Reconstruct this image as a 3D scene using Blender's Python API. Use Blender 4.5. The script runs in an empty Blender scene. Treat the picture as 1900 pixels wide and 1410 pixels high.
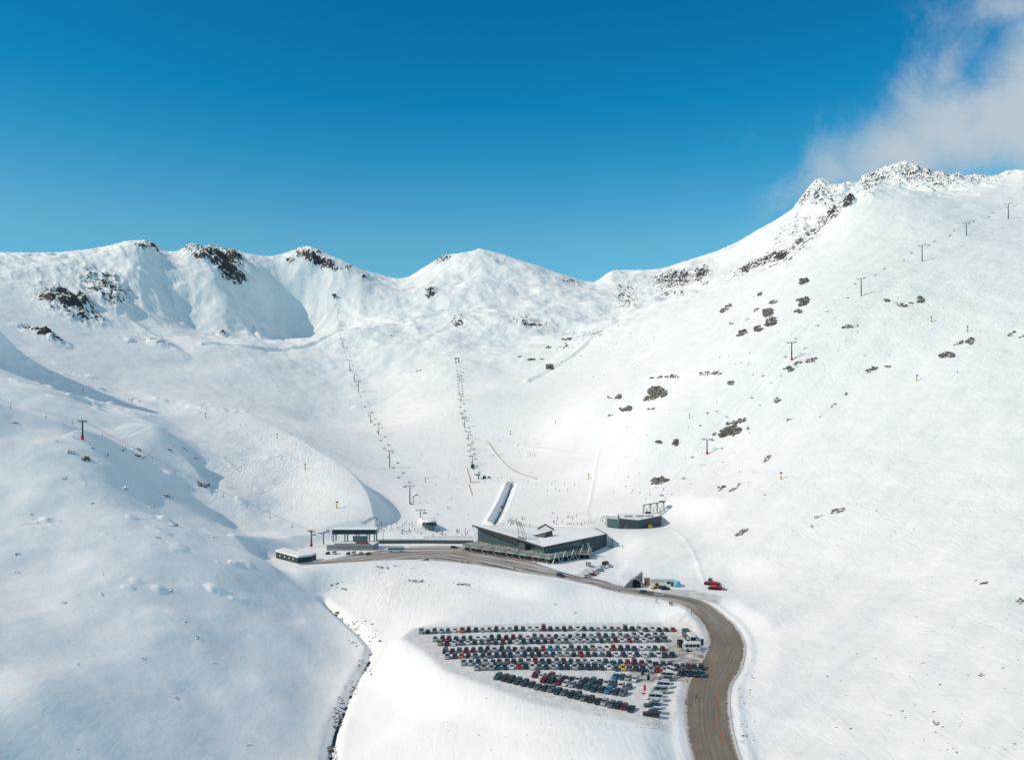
import bpy, bmesh, math, random
import numpy as np
from mathutils import Vector, Matrix
random.seed(7)
rng = np.random.default_rng(11)
C = bpy.context.scene.collection
SC = bpy.context.scene

# ------------------------------------------------------------------ camera
W_, H_ = 1900.0, 1410.0
F, YH, CZ, CX = 1447.0, 820.0, 77.0, 950.0        # focal length (px), horizon row, camera height
cam = bpy.data.cameras.new('camera'); camo = bpy.data.objects.new('camera', cam); C.objects.link(camo)
cam.sensor_width = 36; cam.lens = 36 * F / W_
cam.shift_y = (YH - H_ / 2) / W_
cam.clip_start = 1; cam.clip_end = 30000
camo.location = (0, 0, CZ); camo.rotation_euler = (math.radians(90), 0, 0)
SC.camera = camo

# ------------------------------------------------------------------ light
SUN_EL, SUN_AZ = 38.0, 258.0      # compass style: 0 = +Y, 90 = +X ; sun stands at the left, a little behind the camera
sd = Vector((math.sin(math.radians(SUN_AZ)) * math.cos(math.radians(SUN_EL)),
             math.cos(math.radians(SUN_AZ)) * math.cos(math.radians(SUN_EL)), math.sin(math.radians(SUN_EL))))
sl = bpy.data.lights.new('sun', 'SUN'); sl.energy = 2.3; sl.angle = math.radians(0.5); sl.color = (1.0, 0.84, 0.67)
so = bpy.data.objects.new('sun', sl); C.objects.link(so)
so.rotation_euler = sd.to_track_quat('Z', 'Y').to_euler()
so.location = (-300, 0, 400)

wd = bpy.data.worlds.new('World'); SC.world = wd; wd.use_nodes = True
nt = wd.node_tree; N = nt.nodes; L = nt.links
bg = N['Background']; bg.inputs[1].default_value = 0.15
sky = N.new('ShaderNodeTexSky'); sky.sky_type = 'NISHITA'; sky.sun_disc = False
sky.sun_elevation = math.radians(SUN_EL); sky.sun_rotation = math.radians(SUN_AZ)
sky.altitude = 1600; sky.air_density = 1.0; sky.dust_density = 0.3; sky.ozone_density = 2.0
geo = N.new('ShaderNodeTexCoord'); sp3 = N.new('ShaderNodeSeparateXYZ'); L.new(geo.outputs['Generated'], sp3.inputs[0])
def wm(op, a, b=None, c=None):
    k = N.new('ShaderNodeMath'); k.operation = op
    for i, v in enumerate((a, b, c)):
        if v is None: continue
        if isinstance(v, (int, float)): k.inputs[i].default_value = v
        else: L.new(v, k.inputs[i])
    return k.outputs[0]
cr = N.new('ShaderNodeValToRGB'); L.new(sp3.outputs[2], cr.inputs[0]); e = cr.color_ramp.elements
GR = [(0.0, (.50,.74,.74)), (.248, (.43,.80,.76)), (.279, (.31,.76,.79)), (.338, (.11,.70,.78)), (.394, (.03,.61,.78)), (.49, (.02,.51,.71)), (.56, (.06,.50,.70)), (.74, (2.2,1.32,.88)), (1.0, (2.4,1.45,.95))]  # upper stops, out of view, are brightened to fill the snow shadows
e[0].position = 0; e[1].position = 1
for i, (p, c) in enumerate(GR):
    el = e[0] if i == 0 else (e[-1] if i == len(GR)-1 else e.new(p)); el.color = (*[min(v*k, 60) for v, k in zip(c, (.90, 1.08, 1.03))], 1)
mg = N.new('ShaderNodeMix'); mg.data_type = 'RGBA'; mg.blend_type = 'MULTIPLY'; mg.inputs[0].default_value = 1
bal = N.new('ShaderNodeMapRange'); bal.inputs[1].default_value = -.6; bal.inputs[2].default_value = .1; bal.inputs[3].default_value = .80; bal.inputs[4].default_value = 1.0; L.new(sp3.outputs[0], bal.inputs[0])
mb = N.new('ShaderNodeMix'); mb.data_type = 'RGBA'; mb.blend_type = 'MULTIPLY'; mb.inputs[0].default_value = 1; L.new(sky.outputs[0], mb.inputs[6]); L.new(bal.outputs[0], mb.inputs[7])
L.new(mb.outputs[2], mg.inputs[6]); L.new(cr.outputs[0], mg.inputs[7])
# drifting cloud over the right-hand peaks, laid out by direction in the sky
yy_ = wm('MAXIMUM', sp3.outputs[1], .25); cu_ = wm('DIVIDE', sp3.outputs[0], yy_); cv_ = wm('DIVIDE', sp3.outputs[2], yy_)
cmb = N.new('ShaderNodeCombineXYZ'); L.new(cu_, cmb.inputs[0]); L.new(cv_, cmb.inputs[1])
cn = N.new('ShaderNodeTexNoise'); cn.inputs['Scale'].default_value = 7.0; cn.inputs['Detail'].default_value = 12; cn.inputs['Roughness'].default_value = .58; cn.inputs['Distortion'].default_value = .3
L.new(cmb.outputs[0], cn.inputs['Vector'])
def blob(cx, cy, rx, ry, ang, st):
    ca, sa = math.cos(ang), math.sin(ang)
    dx = wm('SUBTRACT', cu_, cx); dy = wm('SUBTRACT', cv_, cy)
    a = wm('DIVIDE', wm('ADD', wm('MULTIPLY', dx, ca), wm('MULTIPLY', dy, sa)), rx); b = wm('DIVIDE', wm('SUBTRACT', wm('MULTIPLY', dy, ca), wm('MULTIPLY', dx, sa)), ry)
    q = wm('ADD', wm('MULTIPLY', a, a), wm('MULTIPLY', b, b)); return wm('MULTIPLY', wm('EXPONENT', wm('MULTIPLY', q, -1)), st)
bl = blob(.58, .395, .19, .075, .30, 1.35)
for args in [(.72, .44, .18, .11, .2, 1.3), (.44, .355, .14, .045, .25, .70), (.575, .505, .12, .040, 1.15, .78), (.64, .57, .12, .040, .45, .80), (.71, .52, .06, .11, 0, .7), (.64, .36, .14, .035, 0, .8), (.52, .345, .16, .04, .1, .75)]:
    bl = wm('MAXIMUM', bl, blob(*args))
cf = wm('MULTIPLY_ADD', cn.outputs[0], 2.3, -1.25); cf = wm('ADD', cf, bl)
mr = N.new('ShaderNodeMapRange'); mr.interpolation_type = 'SMOOTHSTEP'; mr.inputs[1].default_value = .02; mr.inputs[2].default_value = 1.2; mr.inputs[4].default_value = .92; L.new(cf, mr.inputs[0])
cg = wm('MULTIPLY', mr.outputs[0], wm('MINIMUM', wm('MULTIPLY', bl, 4.0), 1.0))
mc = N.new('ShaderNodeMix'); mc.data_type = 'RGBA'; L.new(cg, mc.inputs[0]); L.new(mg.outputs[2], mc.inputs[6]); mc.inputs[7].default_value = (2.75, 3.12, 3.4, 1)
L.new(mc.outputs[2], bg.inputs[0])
SC.view_settings.view_transform = 'Standard'; SC.view_settings.look = 'None'
SC.view_settings.exposure = 0.33; SC.view_settings.gamma = 1.0
SC.cycles.max_bounces = 5; SC.cycles.diffuse_bounces = 4

#TERRAIN_BEGIN
# ------------------------------------------------------------------ terrain heights
SKY = [(-650,470),(-300,468),(0,468),(60,469),(110,468),(160,463),(200,456),(235,447),(265,445),(285,449),(298,460),(312,467),(330,466),(342,459),(350,452),(365,452),(376,458),(385,455),(405,455),(418,462),(430,461),(455,470),(480,474),(500,476),(520,472),(545,464),(560,457),(575,457),(590,463),(610,473),(640,485),(670,500),(700,508),(720,514),(740,517),(760,513),(780,500),(800,488),(820,474),(850,470),(875,466),(890,461),(910,466),(940,474),(960,482),(1000,493),(1030,505),(1060,514),(1085,522),(1105,523),(1120,512),(1135,502),(1160,501),(1200,501),(1230,498),(1260,488),(1280,482),(1330,466),(1370,448),(1400,430),(1440,408),(1470,388),(1490,360),(1510,336),(1524,330),(1532,332),(1545,341),(1565,343),(1580,353),(1600,338),(1620,320),(1640,309),(1660,305),(1680,297),(1700,304),(1715,317),(1730,321),(1760,325),(1800,327),(1832,334),(1850,325),(1870,316),(1900,314),(2100,310),(2550,300)]
CP = []
def cp(s):
    for tok in s.split():
        a, b, c = tok.split(','); CP.append((float(a), float(b), float(c)))
# near left hillside
cp('-600,1410,130 -600,1000,220 -600,700,420 -600,520,800 -300,1410,150 -300,1100,230 -300,900,330 -300,700,520 -300,560,800')
cp('0,1410,185 0,1300,210 0,1200,240 0,1050,300 0,900,370 0,780,450 150,1410,195 150,1200,255 150,1050,320 150,900,390 150,815,450')
cp('300,1410,210 300,1200,270 300,1050,340 300,950,430 300,860,555 450,1410,228 450,1200,300 450,1100,350 450,1040,385 450,1010,425')
cp('520,1300,268 560,1200,322 500,1045,398')
# gully
cp('612,1400,250 633,1320,280 655,1265,303 685,1215,335 690,1190,347 650,1150,372 600,1112,396 550,1075,405 515,1050,418 540,1000,470')
# terrace edge and bank below it
cp('600,1047,430 700,1042,437 800,1040,440 900,1058,408 1030,1070,400 1140,1092,370 1300,1140,325 1365,1200,285 1325,1250,258 1325,1410,192')
cp('700,1180,352 700,1110,385 800,1100,382 900,1110,368 1050,1120,352 1200,1140,330 1100,1150,330 800,1160,330')
cp('800,1185,305 1000,1175,314 1200,1180,309 1000,1250,259 1200,1300,232 1000,1290,237')
cp('800,1350,235 700,1400,233 1000,1400,200 1200,1400,192 900,1400,212 760,1250,284 720,1230,310')
cp('-600,1750,90 0,1750,125 300,1750,150 600,1750,172 1000,1750,148 1400,1750,138 1900,1750,122 2550,1750,90')
# right hillside
cp('1360,1410,195 1500,1410,190 1700,1410,183 1900,1410,172 2300,1410,150 1420,1200,283 1550,1200,270 1750,1200,250 1900,1200,235')
cp('1400,1080,370 1550,1080,345 1750,1080,310 1900,1080,290 1300,1000,450 1450,1000,415 1600,1000,385 1750,1000,360 1900,1000,335')
cp('1180,980,500 1300,900,560 1450,900,500 1600,900,455 1750,900,425 1900,900,395 1312,843,620 1450,800,600 1600,800,540 1750,800,500 1900,800,465')
cp('1200,800,680 1300,700,750 1469,668,700 1600,700,640 1750,700,590 1900,700,550 1200,700,850 1100,750,850 1598,550,780 1750,600,690 1900,600,650')
cp('1450,560,850 1350,600,900 1250,640,950 1150,680,1000 1711,485,860 1900,500,790 1793,437,950 1871,406,1030 1900,380,1080 1650,420,1000 1550,480,950')
cp('1600,356,1150 1680,352,1160 1750,362,1170 1800,350,1220 1840,335,1290 1900,315,1350 2200,310,1300 2200,500,800 2200,700,520 2200,900,380 2200,1100,270 2500,310,1250 2500,600,600 2500,1000,300')
cp('1560,388,1120 1530,425,1120 1480,465,1130 1400,508,1160 1330,530,1200 1250,560,1250 1150,592,1320 1070,630,1350')
cp('1600,405,1350 1680,405,1400 1750,395,1450 1530,470,1300 1480,505,1290 1400,530,1320 1330,548,1350 1250,572,1400')
cp('1480,430,1700 1400,470,1800 1330,510,1800 1250,540,1700 1180,560,1700 1100,600,1500 1300,500,1950 1200,530,1900 1520,380,1800')
cp('1524,331,2000 1400,430,2050 1280,482,2100 1150,501,2150 1095,523,2200 1590,353,2100 1680,298,2400 1800,327,2350 1680,345,2050 1600,385,1750 1750,360,2050')
# valley middle
cp('800,985,560 880,960,600 1000,960,590 1100,960,560 800,930,660 950,900,700 1000,880,730 1100,900,650 760,933,650 850,850,830 900,815,880 1000,820,850')
cp('1100,830,780 720,865,800 950,750,980 1050,750,930 850,750,1000 690,780,1050 600,780,1000 800,700,1150 950,700,1120 1050,700,1050 850,668,1220 645,690,1250')
cp('550,730,1100 450,700,1100 300,680,1050 150,640,1030 700,640,1330 900,640,1330 1000,650,1250 628,620,1420 500,640,1300 400,640,1200 620,549,1650 750,560,1650')
cp('900,570,1600 1000,590,1500 450,580,1490 500,560,1600 350,600,1330 250,600,1220 100,570,1140 0,560,1080 200,500,1320 300,520,1410 400,500,1500 420,545,1450 430,600,1380')
cp('0,468,1320 150,464,1360 260,445,1440 320,466,1500 400,455,1560 480,475,1610 570,457,1690 660,497,1820 740,517,2000 820,474,1950 890,461,1900 960,482,1950 1040,509,2050')
cp('570,510,1680 740,540,1850 890,520,1750 1000,540,1750 890,545,1680 -300,468,1280 -600,470,1230')
cp('0,637,900 100,679,880 200,720,870 330,753,850 450,783,820 560,843,740 650,922,640 690,968,572')
cp('150,780,560 300,790,620 200,765,640 450,820,730 350,865,605 330,940,455 0,700,640 100,730,620 0,745,540')
cp('600,1030,455 800,1020,485 700,1010,510')
cp('400,950,525 400,900,585 400,860,640 480,1000,488 480,965,535 480,925,595 480,885,650 480,850,705 560,985,538 550,950,588 550,910,640 550,876,690 620,1000,520 620,970,560 620,935,610 620,905,655')
for x, y, Y in [c for c in CP if False]: pass
for (x, y, Y) in [(-600,470,1230),(-300,468,1280),(0,468,1320),(260,445,1440),(400,455,1560),(570,457,1690),(740,517,2000),(890,461,1900),(1095,523,2200),(1280,482,2100),(1400,430,2050),(1524,331,2000),(1680,298,2400),(1900,315,1350),(2200,310,1300),(2500,310,1250)]:
    CP.append((x, y + 35, Y * 1.22)); CP.append((x, 760, 4600))
P = np.array(CP)
def tps_fit(S, V, lam):
    d = np.sqrt(((S[:, None] - S[None]) ** 2).sum(-1)); K = d * d * np.log(d + 1e-9)
    n = len(S); A = np.zeros((n + 3, n + 3)); A[:n, :n] = K + lam * np.eye(n)
    A[:n, n] = 1; A[:n, n+1:] = S; A[n, :n] = 1; A[n+1:, :n] = S.T
    return np.linalg.solve(A, np.concatenate([V, np.zeros(3)]))
def tps_eval(S, w, Q):
    out = np.empty(len(Q))
    for i in range(0, len(Q), 4000):
        q = Q[i:i+4000]; d2 = ((q[:, None] - S[None]) ** 2).sum(-1)
        out[i:i+4000] = (0.5 * d2 * np.log(d2 + 1e-18)) @ w[:-3] + w[-3] + q @ w[-2:]
    return out
U0, U1, T0, T1 = -650.0, 2550.0, math.log(110), math.log(4600)
SP = np.stack([P[:, 0] / F, np.log(P[:, 2])], 1)
wt = tps_fit(SP, P[:, 1], 2e-4)
cu, ct = 200, 220
gu = np.linspace(U0, U1, cu); gt = np.linspace(T0, T1, ct)
G = tps_eval(SP, wt, np.stack(np.meshgrid(gu / F, gt), -1).reshape(-1, 2)).reshape(ct, cu)
def cubic_up(A, n, axis):
    A = np.moveaxis(A, axis, 0); m = A.shape[0]
    x = np.linspace(0, m - 1, n); i = np.clip(np.floor(x).astype(int), 0, m - 2); f = (x - i).reshape((-1,) + (1,) * (A.ndim - 1))
    a, b, c, d = A[np.clip(i-1, 0, m-1)], A[i], A[i+1], A[np.clip(i+2, 0, m-1)]
    r = b + 0.5 * f * (c - a + f * (2*a - 5*b + 4*c - d + f * (3*(b - c) + d - a)))
    return np.moveaxis(r, 0, axis)
NU, NT = 1600, 1500
PY = cubic_up(cubic_up(G, NT, 0), NU, 1)          # projected row of the ground, rings x columns
pu = np.linspace(U0, U1, NU); tt = np.linspace(T0, T1, NT); YY = np.exp(tt)[:, None] * np.ones((1, NU))
XX = (pu[None] - CX) / F * YY
def perm(seed):
    r = np.random.default_rng(seed); return r.uniform(-1, 1, (256, 256)).astype(np.float32)
_tabs = [perm(s) for s in range(6)]
def noise(x, y, k=0):
    t = _tabs[k % 6]; xi = np.floor(x).astype(np.int64); yi = np.floor(y).astype(np.int64); fx = x - xi; fy = y - yi
    fx = fx*fx*fx*(fx*(fx*6-15)+10); fy = fy*fy*fy*(fy*(fy*6-15)+10)
    a = t[xi & 255, yi & 255]; b = t[(xi+1) & 255, yi & 255]; c = t[xi & 255, (yi+1) & 255]; d = t[(xi+1) & 255, (yi+1) & 255]
    return (a*(1-fx)+b*fx)*(1-fy) + (c*(1-fx)+d*fx)*fy
def fbm(x, y, o=5, k=0, g=0.5, ridged=False):
    s = 0; a = 1; n = 0; fr = 1
    for i in range(o):
        ang = 0.6 * i; ca, sa = math.cos(ang), math.sin(ang)
        v = noise((x*ca - y*sa)*fr + 17.3*i, (x*sa + y*ca)*fr - 9.1*i, k + i)
        if ridged: v = 1 - 2*np.abs(v)
        s = s + a*v; n += a; a *= g; fr *= 2.03
    return s / n
def sstep(a, b, x):
    t = np.clip((x - a) / (b - a), 0, 1); return t*t*(3-2*t)
UU = pu[None] * np.ones((NT, 1))
# gentle skyline correction towards the surveyed ridge line
sx, sy = np.array(SKY).T; target = np.interp(pu, sx, sy)
ci = PY.argmin(0); cur = PY.min(0); delta = target - cur
def smooth1(a, n):
    k = np.hanning(2*n+3)[1:-1]; k /= k.sum(); return np.convolve(np.pad(a, n, mode='edge'), k, 'valid')
tci = smooth1(tt[ci], 12); delta = smooth1(delta, 3)
PY = PY + delta[None] * np.exp(-((tt[:, None] - tci[None]) / 0.09) ** 2)
Z = CZ + (YH - PY) / F * YY
exec_hooks = []
def w3(px, py, z): Y = (CZ - z) * F / (py - YH); return ((px - CX) / F * Y, Y, z)
def wY(px, py, Y): return ((px - CX) / F * Y, Y, CZ + (YH - py) / F * Y)
def seg_dist(X, Y, pts):
    """distance, side (+ = right of travel), and parameter values interpolated along the polyline; pts rows: x, y, values..."""
    pts = np.array(pts, float); best = np.full(X.shape, 1e9); side = np.zeros(X.shape); vals = [np.zeros(X.shape) for _ in range(pts.shape[1] - 2)]
    for a, b in zip(pts[:-1], pts[1:]):
        dx, dy = b[0]-a[0], b[1]-a[1]; l2 = dx*dx + dy*dy
        t = np.clip(((X-a[0])*dx + (Y-a[1])*dy) / l2, 0, 1); qx = a[0]+t*dx; qy = a[1]+t*dy
        d = np.hypot(X-qx, Y-qy); cr = ((X-a[0])*dy - (Y-a[1])*dx)/math.sqrt(l2); m = (d < best - 1e-6) | ((d < best + 1e-6) & (np.abs(cr) > np.abs(side)))
        best = np.where(m, d, best); side = np.where(m, cr, side)
        for i in range(len(vals)): vals[i] = np.where(m, a[2+i] + t*(b[2+i]-a[2+i]), vals[i])
    return best, np.sign(side), vals
def window(pts, pad):
    pts = np.array(pts, float); y0, y1 = pts[:, 1].min() - pad, pts[:, 1].max() + pad
    i0, i1 = np.searchsorted(YY[:, 0], [max(y0, 1), y1]); i0 = max(i0-1, 0); i1 = min(i1+1, NT)
    ym = YY[i0, 0]; yM = YY[i1-1, 0]
    xs = [(pts[:, 0].min()-pad)/ym, (pts[:, 0].min()-pad)/yM, (pts[:, 0].max()+pad)/ym, (pts[:, 0].max()+pad)/yM]
    j0, j1 = np.searchsorted(pu, [CX + F*min(xs), CX + F*max(xs)])
    return slice(i0, i1), slice(max(j0-1, 0), min(j1+1, NU))
def in_poly(X, Y, poly):
    c = np.zeros(X.shape, bool); n = len(poly)
    for i in range(n):
        x1, y1 = poly[i][:2]; x2, y2 = poly[(i+1) % n][:2]
        if y1 == y2: continue
        c ^= ((y1 > Y) != (y2 > Y)) & (X < (x2-x1)*(Y-y1)/(y2-y1) + x1)
    return c
def flatten(poly, blend):
    """poly of (x,y,z): level the ground to the mean plane, easing out over `blend` metres"""
    s = window(poly, blend); X, Y = XX[s], YY[s]; pl = np.array(poly)
    A = np.c_[pl[:, 0], pl[:, 1], np.ones(len(pl))]; k = np.linalg.lstsq(A, pl[:, 2], rcond=None)[0]
    ins = in_poly(X, Y, poly); d, _, _ = seg_dist(X, Y, [p[:2] for p in poly] + [poly[0][:2]]); w = np.where(ins, 1, 1 - sstep(0, blend, d))
    Z[s] = Z[s]*(1-w) + (k[0]*X + k[1]*Y + k[2])*w
    return s, w, ins, d
def catmull(pts, k):
    out = []; n = len(pts)
    for i in range(n-1):
        p0, p1, p2, p3 = [np.array(pts[min(max(j, 0), n-1)]) for j in (i-1, i, i+1, i+2)]
        for t in np.linspace(0, 1, k, endpoint=False): out.append(.5*((2*p1) + (-p0+p2)*t + (2*p0-5*p1+4*p2-p3)*t*t + (-p0+3*p1-3*p2+p3)*t**3))
    out.append(np.array(pts[-1], float)); return np.array(out)
def spur(pts, wind, lee, carve=0.0):
    """pts px,py,Y,h : a crest with a soft windward side (left of travel) and a steep lee side"""
    q = [tuple(p) for p in catmull([wY(a, b, c)[:2] + (h,) for a, b, c, h in pts], 4)]; s = window(q, max(wind*3, 80)); d, sd_, (h,) = seg_dist(XX[s], YY[s], q)
    w1 = np.exp(-(d/wind)**1.5); t = d/(lee*np.maximum(h, .3)/15.0)
    w2 = np.where(t < .75, 1 - t, .25*np.exp(-(t-.75)/.25)) - carve*np.exp(-((t-1.3)/.8)**2)
    Z[s] += h*np.where(sd_ > 0, w1, w2)
def groove(pts, width, depth):
    """pts x,y ; negative depth raises"""
    s = window(pts, width*3); d, _, _ = seg_dist(XX[s], YY[s], [p[:2] for p in pts]); Z[s] -= depth*np.exp(-(d/width)**2)
def track(pts, width, h, soft=0):
    """cat track: a bench cut on the uphill side with its berm on the downhill side (pts px,py,Y)"""
    q = [wY(*p)[:2] for p in pts]; s = window(q, width*3); d, sd_, _ = seg_dist(XX[s], YY[s], q)
    x = d*sd_/width; Z[s] += h*x*np.exp(-x*x)*-1.6

# large forms
spur([(-80,590,880,6),(0,617,900,12),(100,657,885,12),(200,703,870,12),(330,741,850,8),(430,758,825,0)], 45, 22, .3)
spur([(310,736,860,0),(330,741,850,3),(390,752,830,9),(450,763,810,12),(510,785,770,14),(560,812,730,17),(610,842,680,19),(650,878,640,20),(678,915,600,17),(690,945,572,10),(699,972,548,0)], 60, 20, .15)
spur([(110,850,440,0),(165,825,465,6),(230,815,500,8),(300,850,520,7),(365,890,520,5),(420,915,520,0)], 24, 17, .1)
spur([(235,780,600,0),(300,770,600,8),(350,790,580,8),(395,825,550,0)], 30, 17, .1)
spur([(235,460,1330,0),(215,520,1230,9),(270,570,1180,10),(320,620,1140,7),(360,665,1120,0)], 60, 30, .1)
spur([(395,470,1530,0),(430,495,1500,7),(455,520,1470,5),(490,550,1440,0)], 50, 45, .1)
for sp_, a_, b_ in [([(0,1222,232,0),(30,1240,228,2.6),(62,1268,222,2.6),(68,1297,216,0)],11,10), ([(-40,1308,212,0),(40,1328,208,2.2),(100,1355,203,2.4),(148,1387,198,0)],10,9), ([(435,1203,302,0),(480,1218,294,1.8),(516,1240,287,0)],9,8),
    ([(530,1160,327,0),(565,1200,312,2.4),(600,1250,292,2.8),(628,1294,275,0)],15,13), ([(435,1255,270,0),(480,1290,258,4),(500,1340,243,4.5),(565,1405,230,0)],18,15), ([(190,1085,312,0),(230,1100,305,2),(262,1150,285,0)],12,10), ([(90,1190,250,0),(130,1215,245,3),(165,1262,232,0)],14,12), ([(330,1010,385,0),(375,1040,365,3),(400,1090,340,0)],16,14)]:
    spur([(p[0], p[1], p[2], p[3]*0.0) for p in sp_], a_*1.3, b_*1.15, .1)
# unseen hill added out of frame to throw shade across the left edge
def hill(px, py, Y, h, rx, ry):
    x, y, _ = wY(px, py, Y); s = window([(x, y)], max(rx, ry)*2.6); Z[s] += h*np.exp(-((XX[s]-x)/rx)**2 - ((YY[s]-y)/ry)**2)
hill(-125, 680, 700, 92, 42, 60)
hill(-130, 800, 430, 22, 35, 40)
hill(70, 1260, 215, 3, 14, 22); hill(-40,1330,185,5,18,30)
hill(590, 735, 1010, -8, 35, 40); hill(890, 760, 1000, 7, 60, 30); hill(770, 655, 1290, 9, 90, 40)
hill(700, 620, 1380, 8, 120, 25); hill(500, 560, 1480, 12, 60, 30)
# noise
m_far = sstep(1000, 1500, YY)
right = sstep(1050, 1300, UU) * (1 - m_far)
left = (1 - sstep(420, 620, UU)) * (1 - sstep(700, 1000, YY))
amp = 1.0 + 3.0*m_far
n1 = fbm(XX/90, YY/90, 4, 0); n2 = fbm(XX/28, YY/28, 5, 2); n3 = fbm(XX/9, YY/9, 4, 4)
valley = np.exp(-((UU-930)/190)**2) * (1 - sstep(900, 1200, YY))
calm = 1 - 0.8*valley
Z += (n1*4.5*(amp-0.2) + n2*1.1*(0.6+0.2*m_far))*calm
Z += left*(fbm(XX/40, YY/55, 3, 1)*2.6 + fbm(XX/75, YY/95, 2, 3)*4.0 - n2*.6 + np.maximum(fbm(XX/13, YY/13, 3, 5)-0.30, 0)*7*sstep(-.1, .35, n1) - n3*.05)
# wind streaks on the right hillside run down the fall line
sxr = (XX*0.80 + YY*0.60); syr = (-XX*0.60 + YY*0.80)
Z += right*(fbm(sxr/70, syr/20, 4, 1)*1.3 + fbm(sxr/22, syr/7, 2, 3)*0.10)
hooked = n3*0.10*(1-0.6*valley); Z += hooked
# crags
ROCK = [(402,472,58,24,15,1.0),(425,505,34,16,35,.95),(275,455,34,10,15,.6),(125,565,62,26,20,.85),(195,535,60,30,30,.6),(150,590,50,12,15,.7),(75,622,52,8,22,.8),
 (570,466,28,11,0,.95),(585,478,28,11,15,1),(612,492,28,9,15,.9),(642,498,14,6,0,.8),(540,483,14,6,0,.8),(676,515,8,5,0,.8),(822,478,22,9,-20,.7),(798,546,13,11,-30,.8),
 (1055,518,26,7,20,.6),(850,598,14,16,30,.7),(835,580,20,6,0,.5),(985,598,50,14,10,.55),(1165,550,34,28,60,.55),(1252,520,46,20,-10,.85),(1302,511,18,18,50,.85),
 (1420,490,85,13,-20,.75),(1490,455,60,12,-45,.7),(1520,362,50,34,0,.55),(1572,378,16,9,-30,1),(1540,405,30,9,-40,.8),(1470,430,50,30,-30,.35),(1690,325,110,30,10,.62),(1620,340,40,22,-30,.6),(1800,335,60,10,5,.6),
 (290,635,34,7,15,.55),(240,632,10,5,0,.6),(412,621,9,5,0,.7),(1250,545,60,10,0,.4),(1090,625,80,12,-20,.4),(940,512,4,4,0,.2)]
rock = np.zeros(UU.shape)
PYc = YH - (Z - CZ)*F/YY
for (a, b, rx, ry, ang, st) in ROCK:
    ca, sa = math.cos(math.radians(ang)), math.sin(math.radians(ang)); dx, dy = UU-a, PYc-b
    q = ((dx*ca+dy*sa)/rx)**2 + ((-dx*sa+dy*ca)/ry)**2
    rock = np.maximum(rock, st*np.exp(-q**1.5))
rock *= sstep(850, 980, YY)
rk = fbm(XX/42, YY/42, 6, 1, .55, True); rk2 = fbm(XX/14, YY/14, 4, 3, .6)
peak = sstep(1440, 1520, UU)*sstep(1450, 1700, YY)*sstep(2100,1900,UU)
rkm = np.clip(rock*1.1 + peak*.25, 0, 1)
rib = fbm((XX*.94+YY*.34)/34, (YY*.94-XX*.34)/130, 5, 2, .5, True)
Z += np.maximum(peak, .55*rock*sstep(1100,1300,UU))*(rib*20 + fbm(XX/16, YY/16, 4, 1, .55, True)*1.3)
Z += rkm*(rk*15 + rk2*6)
Z += (rock*sstep(700, 500, UU) + .35*sstep(420, 300, UU)*sstep(1150, 1250, YY)*sstep(470, 520, PYc)*sstep(640, 560, PYc))*fbm((XX*.8+YY*.6)/30, (YY*.8-XX*.6)/110, 5, 3, .55, True)*11
Z += m_far*(fbm(XX/70, YY/70, 6, 4, .55, True)*4.5 + fbm(XX/22, YY/22, 4, 1)*.8) + sstep(300, 250, UU)*m_far*fbm((XX+YY)/30, (YY-XX)/110, 4, 2, .5, True)*4
# levelled places
CAR = [w3(x, y, 0) for x, y in [(752,1182),(775,1165),(1000,1157),(1262,1157),(1312,1170),(1322,1200),(1300,1262),(1262,1285),(1235,1345),(1165,1335),(1000,1303),(915,1272),(830,1240),(790,1205)]]
PLAZA = [w3(x, y, 10) for x, y in [(503,1036),(520,1046),(560,1054),(600,1049),(700,1043),(800,1040),(870,1052),(950,1068),(1015,1080),(1110,1062),(1135,1030),(1130,1012),(1000,1003),(880,999),(760,999),(690,999),(640,1002),(600,1009),(565,1018),(530,1028)]]
flatten(PLAZA, 20)
flatten([(60,496,20.5),(94,496,20.5),(98,508,20.8),(92,522,21),(58,526,20.8)], 42)
flatten(CAR, 16)
ROADC = [w3(*p) for p in [(838,1028,10),(900,1039,10),(950,1049,10),(1000,1060,9.8),(1050,1069,9.2),(1100,1080,8.4),(1150,1091,7.6),(1200,1103,6.6),(1250,1115,5.6),(1297,1131,4.5),(1330,1155,3),(1347,1185,2),(1346,1210,1.2),(1333,1240,.6),(1317,1268,.2),(1312,1300,-.4),(1314,1340,-1.4),(1320,1375,-2.4),(1330,1410,-3.4),(1350,1470,-4.5),(1385,1560,-6)]]
WIDE = np.interp(np.arange(len(ROADC)), [0,1,2,3,4,9,12,13,14,20],[13,13,11,8.5,5.3,5.3,6.0,6.4,5.8,5.2])
def bench(pts, half, blend):
    s = window(pts, blend+12); d, sdd, v = seg_dist(XX[s], YY[s], [p + (h,) for p, h in zip(pts, half)]); z, h = v
    w = 1 - sstep(0, blend, d - h - 1.5); Z[s] = Z[s]*(1-w) + z*w
    return s, d, h
s_, d_, h_ = bench(ROADC, WIDE, 12)
Z[s_] += 1.0*np.exp(-((d_-h_-3.0)/1.6)**2)*(0.55+0.5*n2[s_])*(YY[s_] < 400)      # ploughed banks
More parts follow.
